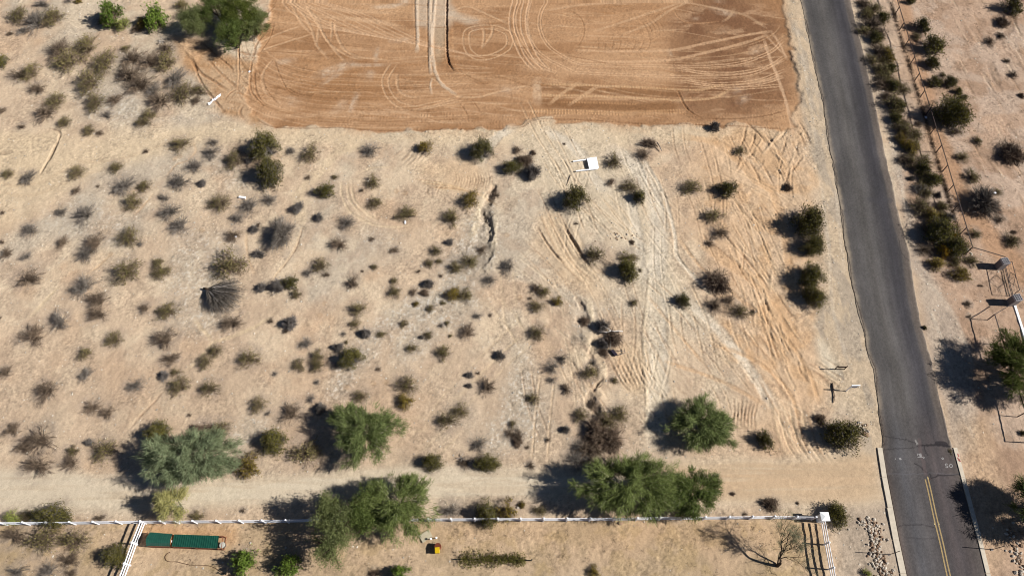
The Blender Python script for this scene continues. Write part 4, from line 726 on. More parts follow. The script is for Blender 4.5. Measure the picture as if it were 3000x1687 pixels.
# ================================================================ IRON FENCE ON THE RIGHT
IZ = 1.4
tops = [(1400, 68), (1445, 215), (1493, 370), (1545, 540), (1590, 695), (1640, 855), (1693, 1025), (1745, 1195), (1800, 1370), (1857, 1558), (1912, 1745), (1968, 1920), (2035, 2146), (2090, 2333)]
tp = [zat(2200+x/3.22, y/3.22, IZ) for x, y in tops]; stepv = tp[0]-tp[1]; tp = [tp[0]+stepv*k for k in (3, 2, 1)]+tp
tp.append(zat(2945.5, 753, IZ))
def iron_fence(root, P, zt, skip_last=True):
    for k, p in enumerate(P):
        if skip_last and k == len(P)-1: break
        m = MB(); m.box((p.x, p.y, zt/2-.1), (.085, .085, zt+.2)); m.build('post', m_iron, root)
    m = MB()
    for a, b in zip(P[:-1], P[1:]): m.bar((a.x, a.y, zt+.025), (b.x, b.y, zt+.025), .09, .06)
    m.build('top_rail', m_iron, root)
    for z in (.35, .85):
        m = MB()
        for a, b in zip(P[:-1], P[1:]): m.bar((a.x, a.y, z), (b.x, b.y, z), .008, .008)
        m.build('wire', m_iron, root)
f4 = empty('iron_fence'); iron_fence(f4, tp, IZ); tag(f4, 'brown iron post-and-rail fence running up the right side of the road', 'fence', 'brown iron fences')
wing = [zat(2976, 884, 1.35), zat(2914, 921, IZ), zat(2936, 992.5, IZ), zat(2959, 1064, IZ), zat(2982, 1136, IZ), zat(3004, 1208, IZ), zat(3028, 1285, IZ), zat(3120, 1290, IZ)]
f5 = empty('iron_fence'); iron_fence(f5, wing[1:]+[wing[-1]+Vector((3, 0, 0))], IZ, False); m = MB(); a, b = wing[0], wing[1]; m.bar((a.x, a.y, IZ+.025), (b.x, b.y, IZ+.025), .07, .05); m.build('corner_rail', m_iron, f5)
tag(f5, 'brown iron fence below the gate, passing under the right-edge tree', 'fence', 'brown iron fences')
m_blk = mat_plain('grey_block', lin((190, 186, 188))*.62, .9, .2, var=.12, vscale=6, bump=.2); m_blkd = mat_plain('block_side', lin((150, 140, 136))*.6, .9, .2, var=.12, vscale=5, bump=.3)
def block_pillar(px, py, ztop, label):
    p = zat(px, py, ztop); r = empty('block_pillar', (p.x, p.y, 0), .12); tag(r, label, 'pillar', 'hollow block pillars of the iron gate')
    m = MB(); m.box((0, 0, (ztop-.2)/2-.1), (.80, .80, ztop)); m.build('shaft', m_blkd, r)
    m = MB(); g = np.linspace(-.385, .385, 4)
    for k in range(4):
        m.box((g[k], 0, ztop-.05), (.045, .815, .30)); 
    for k in range(4):
        for q_ in range(3): m.box(((g[q_]+g[q_+1])/2, g[k], ztop-.053), (g[1]-g[0]-.047, .045, .29))
    m.build('hollow_top', m_blk, r); return p
P1 = block_pillar(2945.5, 764.5, 1.4, 'hollow grey block pillar at the upper end of the iron gate'); P2 = block_pillar(2981.5, 871.5, 1.4, 'hollow grey block pillar at the lower end of the iron gate')
ga = G(2941.5, 785); gb = G(2963, 868); ga = Vector((*ga, 0)); gb = Vector((*gb, 0))
gt = empty('iron_gate'); tag(gt, 'brown iron gate with a central diamond between two block pillars', 'gate')
def gpt(t, z): p = ga+(gb-ga)*t; return (p.x, p.y, z)
m = MB(); z0, z1 = .12, 1.5
for a, b in (((0, z0), (1, z0)), ((0, z1), (1, z1)), ((0, z0), (0, z1)), ((1, z0), (1, z1))): m.bar(gpt(*a), gpt(*b), .05, .05)
m.build('frame', m_iron, gt)
m = MB()
for z in (.30, .75, 1.15): m.bar(gpt(0, z), gpt(.28, z), .014, .014); m.bar(gpt(.72, z), gpt(1, z), .014, .014)
m.bar(gpt(0, .3), gpt(1, .3), .05, .05); m.build('cross_bar', m_iron, gt)
m = MB()
for a, b in (((.5, z0), (.28, .8)), ((.28, .8), (.5, z1)), ((.5, z1), (.72, .8)), ((.72, .8), (.5, z0))): m.bar(gpt(*a), gpt(*b), .045, .045)
m.bar(gpt(.5, z0), gpt(.5, z1), .02, .02); m.build('diamond', m_iron, gt)
m = MB(); a = Vector((*G(2971, 894), 0)); b = Vector((*G(3008, 1010), 0)); m.bar((a.x, a.y, .06), (b.x, b.y, .06), .30, .16)
tag(m.build('garden_edging', m_stuc, bevel=.02), 'white painted edging strip leading down from the lower block pillar', 'edging')
# ================================================================ SIGNS AND POSTS
m_dwood = mat_plain('dark_wood', lin((70, 52, 44))*.6, .9, .2, var=.2, vscale=10); m_white = mat_plain('white_board', (.86, .87, .88), .5, .4, var=.02)
m_metal = mat_plain('dull_metal', lin((120, 110, 104))*.6, .5, .4, metal=.3, var=.1)
def P3(px, py, z): X, Y = G(px, py, z); return Vector((X, Y, z))
bL = Vector((*G(2445, 1082), 0)); bR = Vector((*G(2472, 1082.5), 0)); sr = empty('low_sign', bL); tag(sr, 'small dark wooden sign board on two short posts beside the road', 'sign'); off = bR-bL
m = MB(); m.box((0, 0, .45), (.07, .07, 1.1)); m.build('post', m_dwood, sr); m = MB(); m.box((off.x, off.y, .45), (.07, .07, 1.1)); m.build('post', m_dwood, sr)
m = MB(); m.bar((.04, -.06, .84), (off.x-.04, off.y-.06, .84), .03, .30); m.build('board', m_dwood, sr)
m = MB(); m.bar((.04, 0, .12), (off.x-.04, off.y, .12), .05, .06); m.build('lower_rail', m_dwood, sr)
b0 = Vector((*G(2478.8, 1144.9), 0)); ys_ = empty('yard_sign', b0); tag(ys_, 'white sale-sign post with an arm over a hanging panel, by the road', 'sign')
m = MB(); m.box((0, 0, .75), (.09, .09, 1.6)); m.build('post', m_white, ys_); m = MB(); m.bar((-.05, .004, 1.57), (.85, .02, 1.57), .10, .09); m.build('arm', m_white, ys_)
m = MB(); m.bar((.12, .01, 1.18), (.74, .015, 1.18), .03, .5); m.build('panel', mat_plain('sign_panel', lin((150, 156, 176))*.6, .5, .4, var=.1), ys_)
for (x, y, h, lb) in ((2604, 1624, 2.2, 'thin dark metal pole standing left of the kerb near the bottom edge'), (2905, 1609, 2.1, 'thin dark metal pole standing right of the road near the bottom edge')):
    X, Y = G(x, y); pr_ = empty('marker_pole', (X, Y, 0)); tag(pr_, lb, 'pole', 'thin metal poles beside the road')
    m = MB(); m.tube([(0, 0, -.2), (0, 0, h)], .035, 8); m.build('pole', m_metal, pr_); m = MB(); m.box((0, 0, .03), (.22, .22, .08)); m.build('base', m_metal, pr_)
# fallen white board with two legs
fr = empty('fallen_sign', (*G(1735, 480), .0)); tag(fr, 'big blank white sign lying flat with two white legs', 'sign')
g0 = Vector((*G(1735, 480), 0)); FP = lambda x, y, z=0: Vector((*G(1660+x/18.11, 440+y/18.11), z))-g0
zb = gz(g0.x, g0.y)+.06; m = MB(); c4_ = [FP(1065, 525), FP(1575, 452), FP(1700, 1030), FP(1190, 1075)]
m.add([(v.x, v.y, zb+.24+(.0 if i < 2 else -.06)) for i, v in enumerate(c4_)]+[(v.x, v.y, zb+.285+(.0 if i < 2 else -.06)) for i, v in enumerate(c4_)], [(0, 1, 2, 3), (7, 6, 5, 4), (0, 4, 5, 1), (1, 5, 6, 2), (2, 6, 7, 3), (3, 7, 4, 0)])
m.build('board', m_white, fr)
for a, b in ((FP(345, 635), FP(1500, 500)), (FP(490, 1145), FP(1650, 1045))):
    m = MB(); m.bar((a.x, a.y, zb+.06), (b.x, b.y, zb+.16), .14, .12); m.build('leg', m_white, fr)
# ================================================================ YARD THINGS
m_gr = mat_plain('green_metal', lin((24, 84, 68))*.6, .45, .5, var=.12, vscale=2); m_gr2 = mat_plain('green_metal_worn', lin((40, 96, 80))*.6, .45, .5, var=.12, vscale=3)
m_rust = mat_plain('rusty_frame', lin((150, 92, 66))*.6, .8, .3, var=.25, vscale=9); m_wd = mat_plain('raw_plywood', lin((196, 140, 96))*.6, .8, .2, var=.1)
q4 = lambda x, y: (390+x/8.587, 1530+y/8.587)
EH = 1.0
def EP(x, y, z): X, Y = G(*q4(x, y), z); return Vector((X, Y, z))
cp0 = EP(650, 500, 0); coop = empty('animal_coop', cp0); tag(coop, 'small green barn-roofed animal coop beside the white fence', 'coop')
def quadstrip(m, a0, a1, b0, b1, n, rib, up=.03):
    """ribbed roof sheet: a0-a1 upper edge, b0-b1 lower edge, n pans"""
    nrm = (a1-a0).cross(b0-a0).normalized(); nrm = nrm if nrm.z > 0 else -nrm
    for k in range(n):
        t0, t1 = k/n, (k+1)/n; e = .0
        p = [a0.lerp(a1, t0+e), a0.lerp(a1, t1-e), b0.lerp(b1, t1-e), b0.lerp(b1, t0+e)]; th = nrm*.02
        m.add([v-th for v in p]+[v for v in p], [(0, 1, 2, 3), (7, 6, 5, 4), (0, 4, 5, 1), (1, 5, 6, 2), (2, 6, 7, 3), (3, 7, 4, 0)])
    for k in range(n+1):
        t = k/n; m.bar(a0.lerp(a1, t)+nrm*up*.5, b0.lerp(b1, t)+nrm*up*.5, .035, up)
tA, tB = EP(430, 240, .92)-cp0, EP(985, 285, .92)-cp0; uA, uB = EP(345, 372, 1.14)-cp0, EP(950, 385, 1.14)-cp0
rA, rB = EP(325, 430, 1.24)-cp0, EP(930, 445, 1.24)-cp0; lA, lB = EP(330, 500, 1.12)-cp0, EP(925, 515, 1.12)-cp0; bA, bB = EP(342, 592, .80)-cp0, EP(925, 603, .80)-cp0
m = MB()
for a0, a1, b0, b1 in ((uA, uB, tA, tB), (rA, rB, uA, uB), (rA, rB, lA, lB), (lA, lB, bA, bB)): quadstrip(m, a0, a1, b0, b1, 11, .03, .018)
m.build('roof', m_gr2, coop)
m = MB(); ins = .06
prof_ = lambda P: [Vector((p.x, p.y, p.z)) for p in P]
for P, sgn in (((tA, uA, rA, lA, bA), 1), ((tB, uB, rB, lB, bB), -1)):
    Q_ = [p+Vector((sgn*ins, 0, -.03)) for p in P]; base = [Vector((Q_[0].x, Q_[0].y-.05, -.05)), Vector((Q_[-1].x, Q_[-1].y+.05, -.05))]
    vs = Q_+[base[1], base[0]]; th = Vector((sgn*.03, 0, 0)); n_ = len(vs)
    m.add(vs+[v+th for v in vs], [tuple(range(n_)), tuple(range(2*n_-1, n_-1, -1))]+[(k, (k+1) % n_, n_+(k+1) % n_, n_+k) for k in range(n_)])
ew = m.build('end_wall', m_wd, coop)
for a, b in ((tA, tB), (bA, bB)):
    m = MB(); m.bar((a.x+.1, a.y, .4), (b.x-.1, b.y, .4), .03, .85); m.build('side_wall', m_rust, coop)
m = MB(); w0 = (rB+lB)/2; m.tube([(w0.x+.0, w0.y+.1, .85), (w0.x+.03, w0.y+.1, .85)], .12, 12); m.build('window', m_white, ew)
cp1 = EP(1550, 480, 0); run = empty('animal_run', cp1); tag(run, 'long animal run with a flat ribbed green metal roof next to the coop', 'animal run')
sA, sB, sC, sD = EP(1042, 292, 1.06)-cp1, EP(2158, 330, 1.06)-cp1, EP(978, 600, .92)-cp1, EP(2110, 652, .92)-cp1
m = MB(); quadstrip(m, sA, sB, sC, sD, 20, .03, .03); m.build('roof', m_gr, run)
m = MB()
for z in (.08, .5, .86): m.bar((sA.x, sA.y, z), (sB.x+.35, sB.y, z), .04, .05); m.bar((sC.x, sC.y, z), (sD.x+.35, sD.y, z), .04, .05)
m.bar((sB.x+.33, sB.y, .9), (sD.x+.38, sD.y, .85), .04, .05); m.bar((sB.x+.33, sB.y, .1), (sD.x+.38, sD.y, .1), .04, .05); m.build('frame', m_rust, run)
for p in (sA, sB, sC, sD, sA.lerp(sB, .5), sC.lerp(sD, .5), sB+Vector((.35, 0, 0)), sD+Vector((.38, 0, 0))):
    m = MB(); m.box((p.x, p.y, .44), (.05, .05, .9)); m.build('post', m_rust, run)
tk = EP(2240, 560, .45); tk = Vector((tk.x, tk.y, 0)); drum = empty('water_drum', tk); tag(drum, 'small white-lidded round drum at the right end of the animal run', 'drum')
m = MB(); m.tube([(0, 0, -.05), (0, 0, .42)], .25, 20); m.build('body', m_metal, drum, smooth=False); m = MB(); m.tube([(0, 0, .42), (0, 0, .46), (0, 0, .475)], [.275, .275, .2], 24); m.build('lid', mat_plain('pale_lid', lin((206, 204, 192))*.62, .5, .4), drum)
m_hose = mat_plain('brown_hose', lin((104, 74, 54))*.6, .7, .3)
P = spline([G(*q4(x, y)) for x, y in ((930, 740), (850, 780), (805, 870), (850, 960), (970, 985), (1100, 985), (1280, 1030), (1450, 1065), (1650, 1070), (1900, 1085), (2080, 1150), (2250, 1265), (2400, 1325), (2560, 1340))], 6)
m = MB(); m.tube([(x, y, gz(x, y)+.04) for x, y in P], .024, 6); tag(m.build('garden_hose', m_hose), 'thin brown hose curling over the yard below the coop', 'hose')
q5 = lambda x, y: (1210+x/12.075, 1520+y/12.075)
cs = [Vector((*G(*q5(x, y)), 0)) for x, y in ((565, 362), (215, 582), (345, 842), (692, 600))]; c0 = sum(cs, Vector())/4; z_ = gz(c0.x, c0.y)
m = MB(); m.add([(v.x-c0.x, v.y-c0.y, z) for z in (z_-.05, z_+.10) for v in cs], [(0, 1, 2, 3), (7, 6, 5, 4), (0, 4, 5, 1), (1, 5, 6, 2), (2, 6, 7, 3), (3, 7, 4, 0)])
tag(m.build('concrete_slab', mat_plain('pale_slab', lin((204, 192, 164))*.6, .9, .2, var=.08, vscale=4), loc=(c0.x, c0.y, 0)), 'square pale slab lying askew in the yard above the yellow tray', 'slab')
for x, y, lb in ((625, 690, 'white-capped short pipe standing on the pale slab'), (822, 655, 'white-capped short pipe standing just right of the pale slab')):
    X, Y = G(*q5(x, y), .4); pe = empty('capped_pipe', (X, Y, z_)); tag(pe, lb, 'pipe', 'short capped pipes by the slab')
    m = MB(); m.tube([(0, 0, -.05), (0, 0, .42)], .035, 8); m.build('pipe', m_metal, pe); m = MB(); m.tube([(0, 0, .42), (0, 0, .5)], [.11, .07], 12); m.build('cap', m_white, pe)
X, Y = G(*q5(880, 960), .45); dr = empty('fire_drum', (X, Y, 0)); tag(dr, 'rusty round drum half covered by a yellow tray in the yard', 'drum')
m = MB(); m.tube([(0, 0, -.05), (0, 0, .2), (0, 0, .22), (0, 0, .55)], [.30, .30, .315, .30], 20); m.build('barrel', m_rust, dr); m = MB(); m.tube([(0, 0, .551), (0, 0, .57)], .315, 20); m.build('rim', mat_plain('rust_dark', lin((120, 62, 40))*.6, .8, .2), dr)
X, Y = G(*q5(855, 1095), .55); m = MB(); M = Matrix.Rotation(.1, 3, 'Z')
m.box((0, 0, .33), (.40, .48, .50), M); m.box((0, 0, .605), (.46, .54, .05), M)
tag(m.build('yellow_crate', mat_plain('yellow_plastic', lin((238, 196, 24))*.58, .4, .4, var=.04), loc=(X, Y, 0), bevel=.02), 'bright yellow plastic tray box against the rusty drum', 'crate')
# low trellis with a creeping vine near the bottom edge
m_pipe = mat_plain('black_pipe', (.02, .018, .018), .6, .3)
a = Vector((*G(1327, 1638), 0)); b = Vector((*G(1556, 1641), 0)); tr_ = empty('vine_trellis', a); tag(tr_, 'black pipe trellis low to the ground holding up a vine', 'trellis'); L = b-a
m = MB(); m.tube([(0, 0, .10), (L.x, L.y, .10)], .055, 8); m.build('bar', m_pipe, tr_); m = MB(); m.tube([(L.x, L.y, 0), (L.x+.05, L.y, .7)], .06, 8); m.build('post', m_pipe, tr_)
m = MB(); m.tube([(L.x*.04, L.y*.04, -.05), (L.x*.04, L.y*.04, .14)], .05, 8); m.build('foot', m_pipe, tr_)
vine_line = (a, b)
# ---- litter and rocks
def blob(seed, sx, sy, sz, n=9):
    r = np.random.default_rng(seed); th = np.linspace(0, 2*np.pi, n, endpoint=False); V = [(0, 0, sz)]; 
    for zf, rf in ((.75, .6), (.25, 1.0), (-.3, .85)):
        for t in th: k = rf*r.uniform(.75, 1.15); V.append((math.cos(t)*k*sx, math.sin(t)*k*sy, zf*sz*r.uniform(.8, 1.2)))
    fs = [(0, 1+k, 1+(k+1) % n) for k in range(n)]
    for q_ in range(2):
        for k in range(n): fs.append((1+q_*n+k, 1+(q_+1)*n+k, 1+(q_+1)*n+(k+1) % n, 1+q_*n+(k+1) % n))
    m = MB(); m.add(V, fs); return m
m_rock = mat_plain('pale_rock', lin((216, 202, 184))*.62, .9, .2, var=.25, vscale=4, bump=.3, bscale=12)
m_rockd = mat_plain('brown_rock', lin((160, 132, 108))*.6, .9, .2, var=.2, vscale=4, bump=.3, bscale=12)
m_plas = mat_plain('white_plastic', (.86, .84, .86), .4, .4, var=.03)
def put(name, mb, mat, px, py, label, cat, dz=0.0, group=None, sc=1.0, rz_=0):
    X, Y = G(px, py); o = mb.build(name, mat, loc=(X, Y, gz(X, Y)+dz)); o.rotation_euler = (0, 0, rz_); o.scale = (sc,)*3; return tag(o, label, cat, group)
m = MB(); rr = random.Random(4)
P = spline([G(x/3.22, y/3.22) for x, y in ((1965, 985), (1995, 970), (2010, 945), (2040, 935), (2060, 915), (2082, 895))], 4); c0_ = G(628, 292); vs = []; fs = []
for k, (x, y) in enumerate(P):
    for s_ in (-1, 0, 1): vs.append((x-c0_[0]+s_*rr.uniform(.03, .10), y-c0_[1]-s_*rr.uniform(.15, .32), .06+rr.uniform(0, .25)*(s_ == 0)+rr.uniform(0, .08)))
for k in range(len(P)-1):
    for s_ in range(2): fs.append((3*k+s_, 3*k+s_+1, 3*k+4+s_, 3*k+3+s_))
m.add(vs, fs); o = put('plastic_sheet', m, m_plas, 628, 292, 'crumpled white plastic sheet at the left edge of the graded pad', 'plastic sheet'); sm = o.modifiers.new('thick', 'SOLIDIFY'); sm.thickness = .02
m = MB(); m.box((0, 0, .12), (.85, .28, .2)); m.box((.08, 0, .235), (.5, .18, .03)); put('white_box', m, m_plas, 711, 581, 'small white box lying just above a grey shrub in the left field', 'box', rz_=-.15)
for (x, y, sx, sy, lb) in ((1187, 651, .16, .32, 'small curled white scrap lying at the foot of an olive shrub'), (2712, 345, .22, .25, 'small white tag hanging at the foot of the iron fence'), (731, 211+0, .16, .2, 'small white scrap on the pad near its left edge'), (220, 561, .12, .1, 'tiny white scrap in a grey twiggy shrub'), (691, 693, .16, .2, 'pale scrap at the edge of a brown shrub'), (2903, 578, .2, .14, 'white scrap caught in the big grey shrub on the right lot')):
    put('litter', blob(int(x), sx, sy, .08), m_plas, x, y, lb, 'litter', .05 if x != 2903 else .9, 'white litter')
for (x, y, s, lb) in ((2832, 732, .42, 'pale boulder at the foot of the iron fence corner post'), (2845, 744, .26, 'smaller pale rock beside the boulder at the iron fence corner'), (2535, 1272, .42, 'brown rock beside the round shrub at the road edge'), (1816, 1532, .3, 'grey stone lying just below the long white fence'), (97, 1527, .45, 'pale rock among shrubs by the white fence at far left'), (1517, 1486, .2, 'tan rock above the white fence beside dark shrubs')):
    put('boulder', blob(int(x)+3, s, s*.7, s*.6), m_rockd if x in (2535, 1816) else m_rock, x, y, lb, 'rock', 0, 'loose boulders', rz_=x)
protos = [blob(50+k, .15, .11, .10, 7) for k in range(5)]; pm = []
for k, b_ in enumerate(protos):
    me = bpy.data.meshes.new('rock'); me.from_pydata(b_.v, [], b_.f); me.materials.append(m_rock if k % 3 else m_rockd); pm.append(me)
rr = random.Random(9)
def rocks(line, wd, n, label, group, sc_=1.0):
    P = spline([G(*p) for p in line], 20)
    for k in range(n):
        t = rr.random(); p = P[int(t*(len(P)-1))]; x = p[0]+rr.gauss(0, wd/2.6); y = p[1]+rr.gauss(0, .3)
        o = obj('rock', rr.choice(pm), loc=(x, y, gz(x, y)+.02)); o.scale = [rr.uniform(.6, 1.5)*sc_]*3; o.rotation_euler = (rr.uniform(-.4, .4), rr.uniform(-.4, .4), rr.uniform(0, 6)); tag(o, label, 'rock', group) if wd < .9 or wd > 2 else tag(o, f"{'pale' if o.data.materials[0] == m_rock else 'brown'} {'large' if o.scale[0] > 1.1 else 'small'} rock in the {['upper', 'middle', 'lower'][min(2, int(t*3))]} part of the {group}", 'rock', group)
rocks([(2543, 1528), (2560, 1560), (2568, 1610), (2578, 1650), (2595, 1695)], 1.1, 210, 'pale angular rock in the stony strip left of the lower road', 'stony strip left of the road')
rocks([(2965, 1545), (2975, 1600), (2990, 1650), (2998, 1695)], 1.0, 70, 'pale angular rock in the stony strip at the lower right edge', 'stony strip at the lower right edge')
rocks([(2518, 1240), (2530, 1250), (2538, 1262)], .5, 22, 'small rock in the heap beside the round roadside shrub', 'rock heap by the roadside shrub')
rocks([(1815, 1528), (1850, 1526), (1905, 1526)], .12, 10, 'small pale edging stone right below the white fence', 'edging stones below the white fence', .45)
rocks([(1800, 700), (1840, 690), (1855, 710)], 2.2, 20, 'dark clod in the churned soil above a dark shrub', 'clods in churned soil', .75)
# loose gravel nobody could count
sel = rng.random((60000, 2)); gxp = X0+sel[:, 0]*(X1-X0); gyp = Y0+sel[:, 1]*(Y1-Y0)
ix = ((gxp-X0)/GX).astype(int).clip(0, NX-1); iy = ((gyp-Y0)/GY).astype(int).clip(0, NY-1)
grey = 1-np.abs(C[iy, ix, 0]-C[iy, ix, 2])/(C[iy, ix, 0]+1e-3)
keep = (rng.random(len(gxp)) < np.clip((grey-.42)*2.6, .05, 1)) & ((pad+drt)[iy, ix] < .3) & ((gxp < road_l(gyp)-.4) | (gxp > road_r(gyp)+.4)) & (np.abs(gxp) < 12+gyp*.9+30)
gxp, gyp, ix, iy = gxp[keep], gyp[keep], ix[keep], iy[keep]; n_ = len(gxp); s_ = rng.gamma(3, .018, n_).clip(.02, .14)
octa = np.array([(1, 0, 0), (0, 1, 0), (-1, 0, 0), (0, -1, 0), (0, 0, 1)], float); jit = rng.uniform(.6, 1.3, (n_, 5, 1))
V = octa[None]*s_[:, None, None]*jit; ang = rng.uniform(0, 6.28, n_); ca, sa = np.cos(ang), np.sin(ang)
V = np.stack([V[..., 0]*ca[:, None]-V[..., 1]*sa[:, None]+gxp[:, None], V[..., 0]*sa[:, None]+V[..., 1]*ca[:, None]+gyp[:, None], V[..., 2]*.8+HZ[iy, ix][:, None]+.005], -1)
ft = np.array([(0, 1, 4), (1, 2, 4), (2, 3, 4), (3, 0, 4)]); FT = (ft[None]+5*np.arange(n_)[:, None, None]).reshape(-1, 3)
gc = np.repeat(alb((224, 212, 194))*rng.uniform(.55, 1.25, (n_, 1)), 5, axis=0)
tag(obj('gravel', mesh_np('gravel', V.reshape(-1, 3), [FT], m_soil, False, gc)), 'scattered pale pebbles over the desert ground', kind='stuff')
# ================================================================ PLANTS
MT = {
 'gt': mat_leaf('grey_twig', lin((80, 73, 68))*.8, lin((146, 136, 124))*.8, 0, .18),
 'bt': mat_leaf('brown_twig', lin((80, 68, 56))*.8, lin((142, 122, 102))*.8, 0, .18),
 'rt': mat_leaf('dead_twig', lin((78, 66, 56))*.8, lin((138, 116, 96))*.8, 0, .15),
 'dt': mat_leaf('dark_twig', lin((84, 78, 76))*.8, lin((136, 128, 120))*.8, 0, .15),
 'ol': mat_leaf('olive_leaf', lin((90, 84, 48))*.88, lin((140, 128, 80))*.88, .1),
 'vl': mat_leaf('creosote_leaf', lin((66, 64, 26))*.85, lin((114, 106, 50))*.85, .15),
 'yl': mat_leaf('yellowing_leaf', lin((112, 98, 34))*.8, lin((156, 134, 56))*.8, .15),
 'Yl': mat_leaf('gold_leaf', lin((150, 116, 30))*.8, lin((186, 150, 48))*.8, .15),
 'Vl': mat_leaf('bright_leaf', lin((72, 96, 30))*.8, lin((122, 142, 58))*.8, .25),
 'Wl': mat_leaf('pale_green_leaf', lin((128, 142, 62))*.85, lin((168, 172, 92))*.85, .25),
 'gr': mat_leaf('pale_dead_branch', lin((170, 160, 150))*.7, lin((206, 196, 184))*.7, 0, .05),
 'bark': mat_plain('bark', lin((88, 72, 58))*.6, .9, .2, var=.25, vscale=6, bump=.4),
 'gbark': mat_plain('green_bark', lin((148, 146, 112))*.6, .8, .2, var=.2, vscale=6),
}
def unit(v): return v/(np.linalg.norm(v, axis=-1, keepdims=True)+1e-9)
def quads(P0, P1, w0, w1, r):
    """flat tapering blades from P0 to P1"""
    d = unit(P1-P0); n = unit(np.cross(d, unit(r.normal(size=P0.shape))+1e-6)); w0 = np.broadcast_to(w0, (len(P0),))[:, None]; w1 = np.broadcast_to(w1, (len(P0),))[:, None]
    V = np.stack([P0-n*w0/2, P0+n*w0/2, P1+n*w1/2, P1-n*w1/2], 1).reshape(-1, 3)
    return V, np.arange(len(P0)*4).reshape(-1, 4)
def merge(parts):
    V = []; Fs = []; n = 0
    for v, f in parts: V.append(v); Fs.append(f+n); n += len(v)
    return np.concatenate(V), np.concatenate(Fs)
def shrub_geo(seed, n=110, k=4, ht=.62, spread=.25, tw=.03, lobes=3, lean=0):
    """bare stems of a desert shrub of radius 1: returns stem blades and twig tips"""
    r = np.random.default_rng(seed)
    ncl = 13; ca_ = r.uniform(0, 2*np.pi, ncl); cl_ = r.uniform(.74, 1.14, ncl); ci = r.integers(0, ncl, n); az = ca_[ci]+r.normal(0, .30, n); el = np.radians(r.uniform(5, 88, n)); L = cl_[ci]*r.uniform(.6, 1.05, n)
    ph = r.uniform(0, 6.28, lobes); lob = 1+.05*np.sin(az*2+ph[0])+.12*np.sin(az*3+ph[1 % lobes])+.12*np.sin(az*5+ph[-1])
    tip = np.stack([np.cos(az)*np.cos(el)*L*lob, np.sin(az)*np.cos(el)*L*lob, (np.sin(el)*L*ht+.06)], -1)
    base = np.stack([r.normal(0, spread*.5, n), r.normal(0, spread*.5, n), np.zeros(n)], -1)
    mid = base*.45+tip*.55+r.normal(0, .05, (n, 3))+np.array([0, 0, .08]); mid[:, 2] = np.abs(mid[:, 2])
    parts = [quads(base, mid, tw*1.3, tw, r), quads(mid, tip, tw, tw*.5, r)]
    t = r.uniform(.25, .95, (n, k)); s = mid[:, None]*(1-t[..., None])+tip[:, None]*t[..., None]
    dr_ = unit(unit(tip-mid)[:, None]+r.normal(0, .55, (n, k, 3))); tw_end = s+dr_*r.uniform(.10, .30, (n, k, 1)); tw_end[..., 2] = np.abs(tw_end[..., 2])+.01
    parts.append(quads(s.reshape(-1, 3), tw_end.reshape(-1, 3), tw*.7, tw*.3, r))
    V, Fq = merge(parts); return V, Fq, tw_end.reshape(-1, 3), tip, r
def leaves(r, pts, n, size, jit, up=.3, asp=.5):
    c = pts[r.integers(0, len(pts), n)]+r.normal(0, jit, (n, 3)); c[:, 2] = np.abs(c[:, 2])+.02
    d = unit(r.normal(size=(n, 3))+np.array([0, 0, up])); s = size*r.uniform(.6, 1.3, n)
    return quads(c-d*s[:, None]/2, c+d*s[:, None]/2, s*asp, s*asp*.4, r)
# name, category, stem material, leaf material, stem args, leaf args, height factor
KIND = {
 'g': ('dry_shrub', 'dry shrub', 'gt', None, dict(n=140, k=4, ht=.5, tw=.021), None, .42),
 'b': ('dry_shrub', 'dry shrub', 'bt', None, dict(n=140, k=5, ht=.5, tw=.021), None, .42),
 'G': ('dry_shrub', 'dry shrub', 'gt', None, dict(n=420, k=6, ht=.7, tw=.02), None, .5),
 'd': ('cushion_shrub', 'shrub', 'dt', None, dict(n=240, k=5, ht=.8, tw=.034, spread=.5), None, .5),
 'D': ('cushion_shrub', 'shrub', 'dt', None, dict(n=340, k=6, ht=.8, tw=.034, spread=.5), None, .55),
 'r': ('dead_shrub', 'dead shrub', 'rt', None, dict(n=260, k=6, ht=.6, tw=.026, spread=.7), None, .42),
 'x': ('dead_branch', 'dead branch', 'gr', None, dict(n=16, k=6, ht=.5, tw=.06, spread=.1), None, .5),
 'o': ('olive_shrub', 'shrub', 'bt', 'ol', dict(n=130, k=4, ht=.5, tw=.021), dict(n=800, size=.07, jit=.06), .45),
 'v': ('creosote_shrub', 'shrub', 'dt', 'vl', dict(n=120, k=5, ht=.75, tw=.03, spread=.35), dict(n=1700, size=.10, jit=.08), .6),
 'B': ('creosote_shrub', 'shrub', 'dt', 'vl', dict(n=200, k=7, ht=.95, tw=.022, spread=.5), dict(n=5200, size=.075, jit=.10), .55),
 'y': ('yellow_green_shrub', 'shrub', 'bt', 'yl', dict(n=110, k=5, ht=.65, tw=.028), dict(n=1200, size=.09, jit=.07), .5),
 'Y': ('golden_shrub', 'shrub', 'bt', 'Yl', dict(n=90, k=5, ht=.7, tw=.028), dict(n=1500, size=.10, jit=.08), .6),
 'V': ('leafy_bush', 'bush', 'bt', 'Vl', dict(n=100, k=5, ht=.8, tw=.028), dict(n=1900, size=.12, jit=.08), .75),
 'W': ('pale_green_bush', 'bush', 'bt', 'Wl', dict(n=100, k=5, ht=.7, tw=.025), dict(n=1100, size=.10, jit=.09), .6),
}
LOOK = {'g': 'grey twiggy shrub', 'b': 'brown twiggy shrub', 'G': 'dense grey twiggy shrub', 'd': 'dark cushion shrub', 'D': 'dense dark cushion shrub', 'r': 'dead dark-brown bush', 'x': 'pale dead branches', 'o': 'olive-tinged shrub', 'v': 'dark green shrub', 'B': 'full rounded dark green shrub', 'y': 'yellow-green shrub', 'Y': 'golden-yellow shrub', 'V': 'bright green bush', 'W': 'pale green bush'}
PROTO = {}
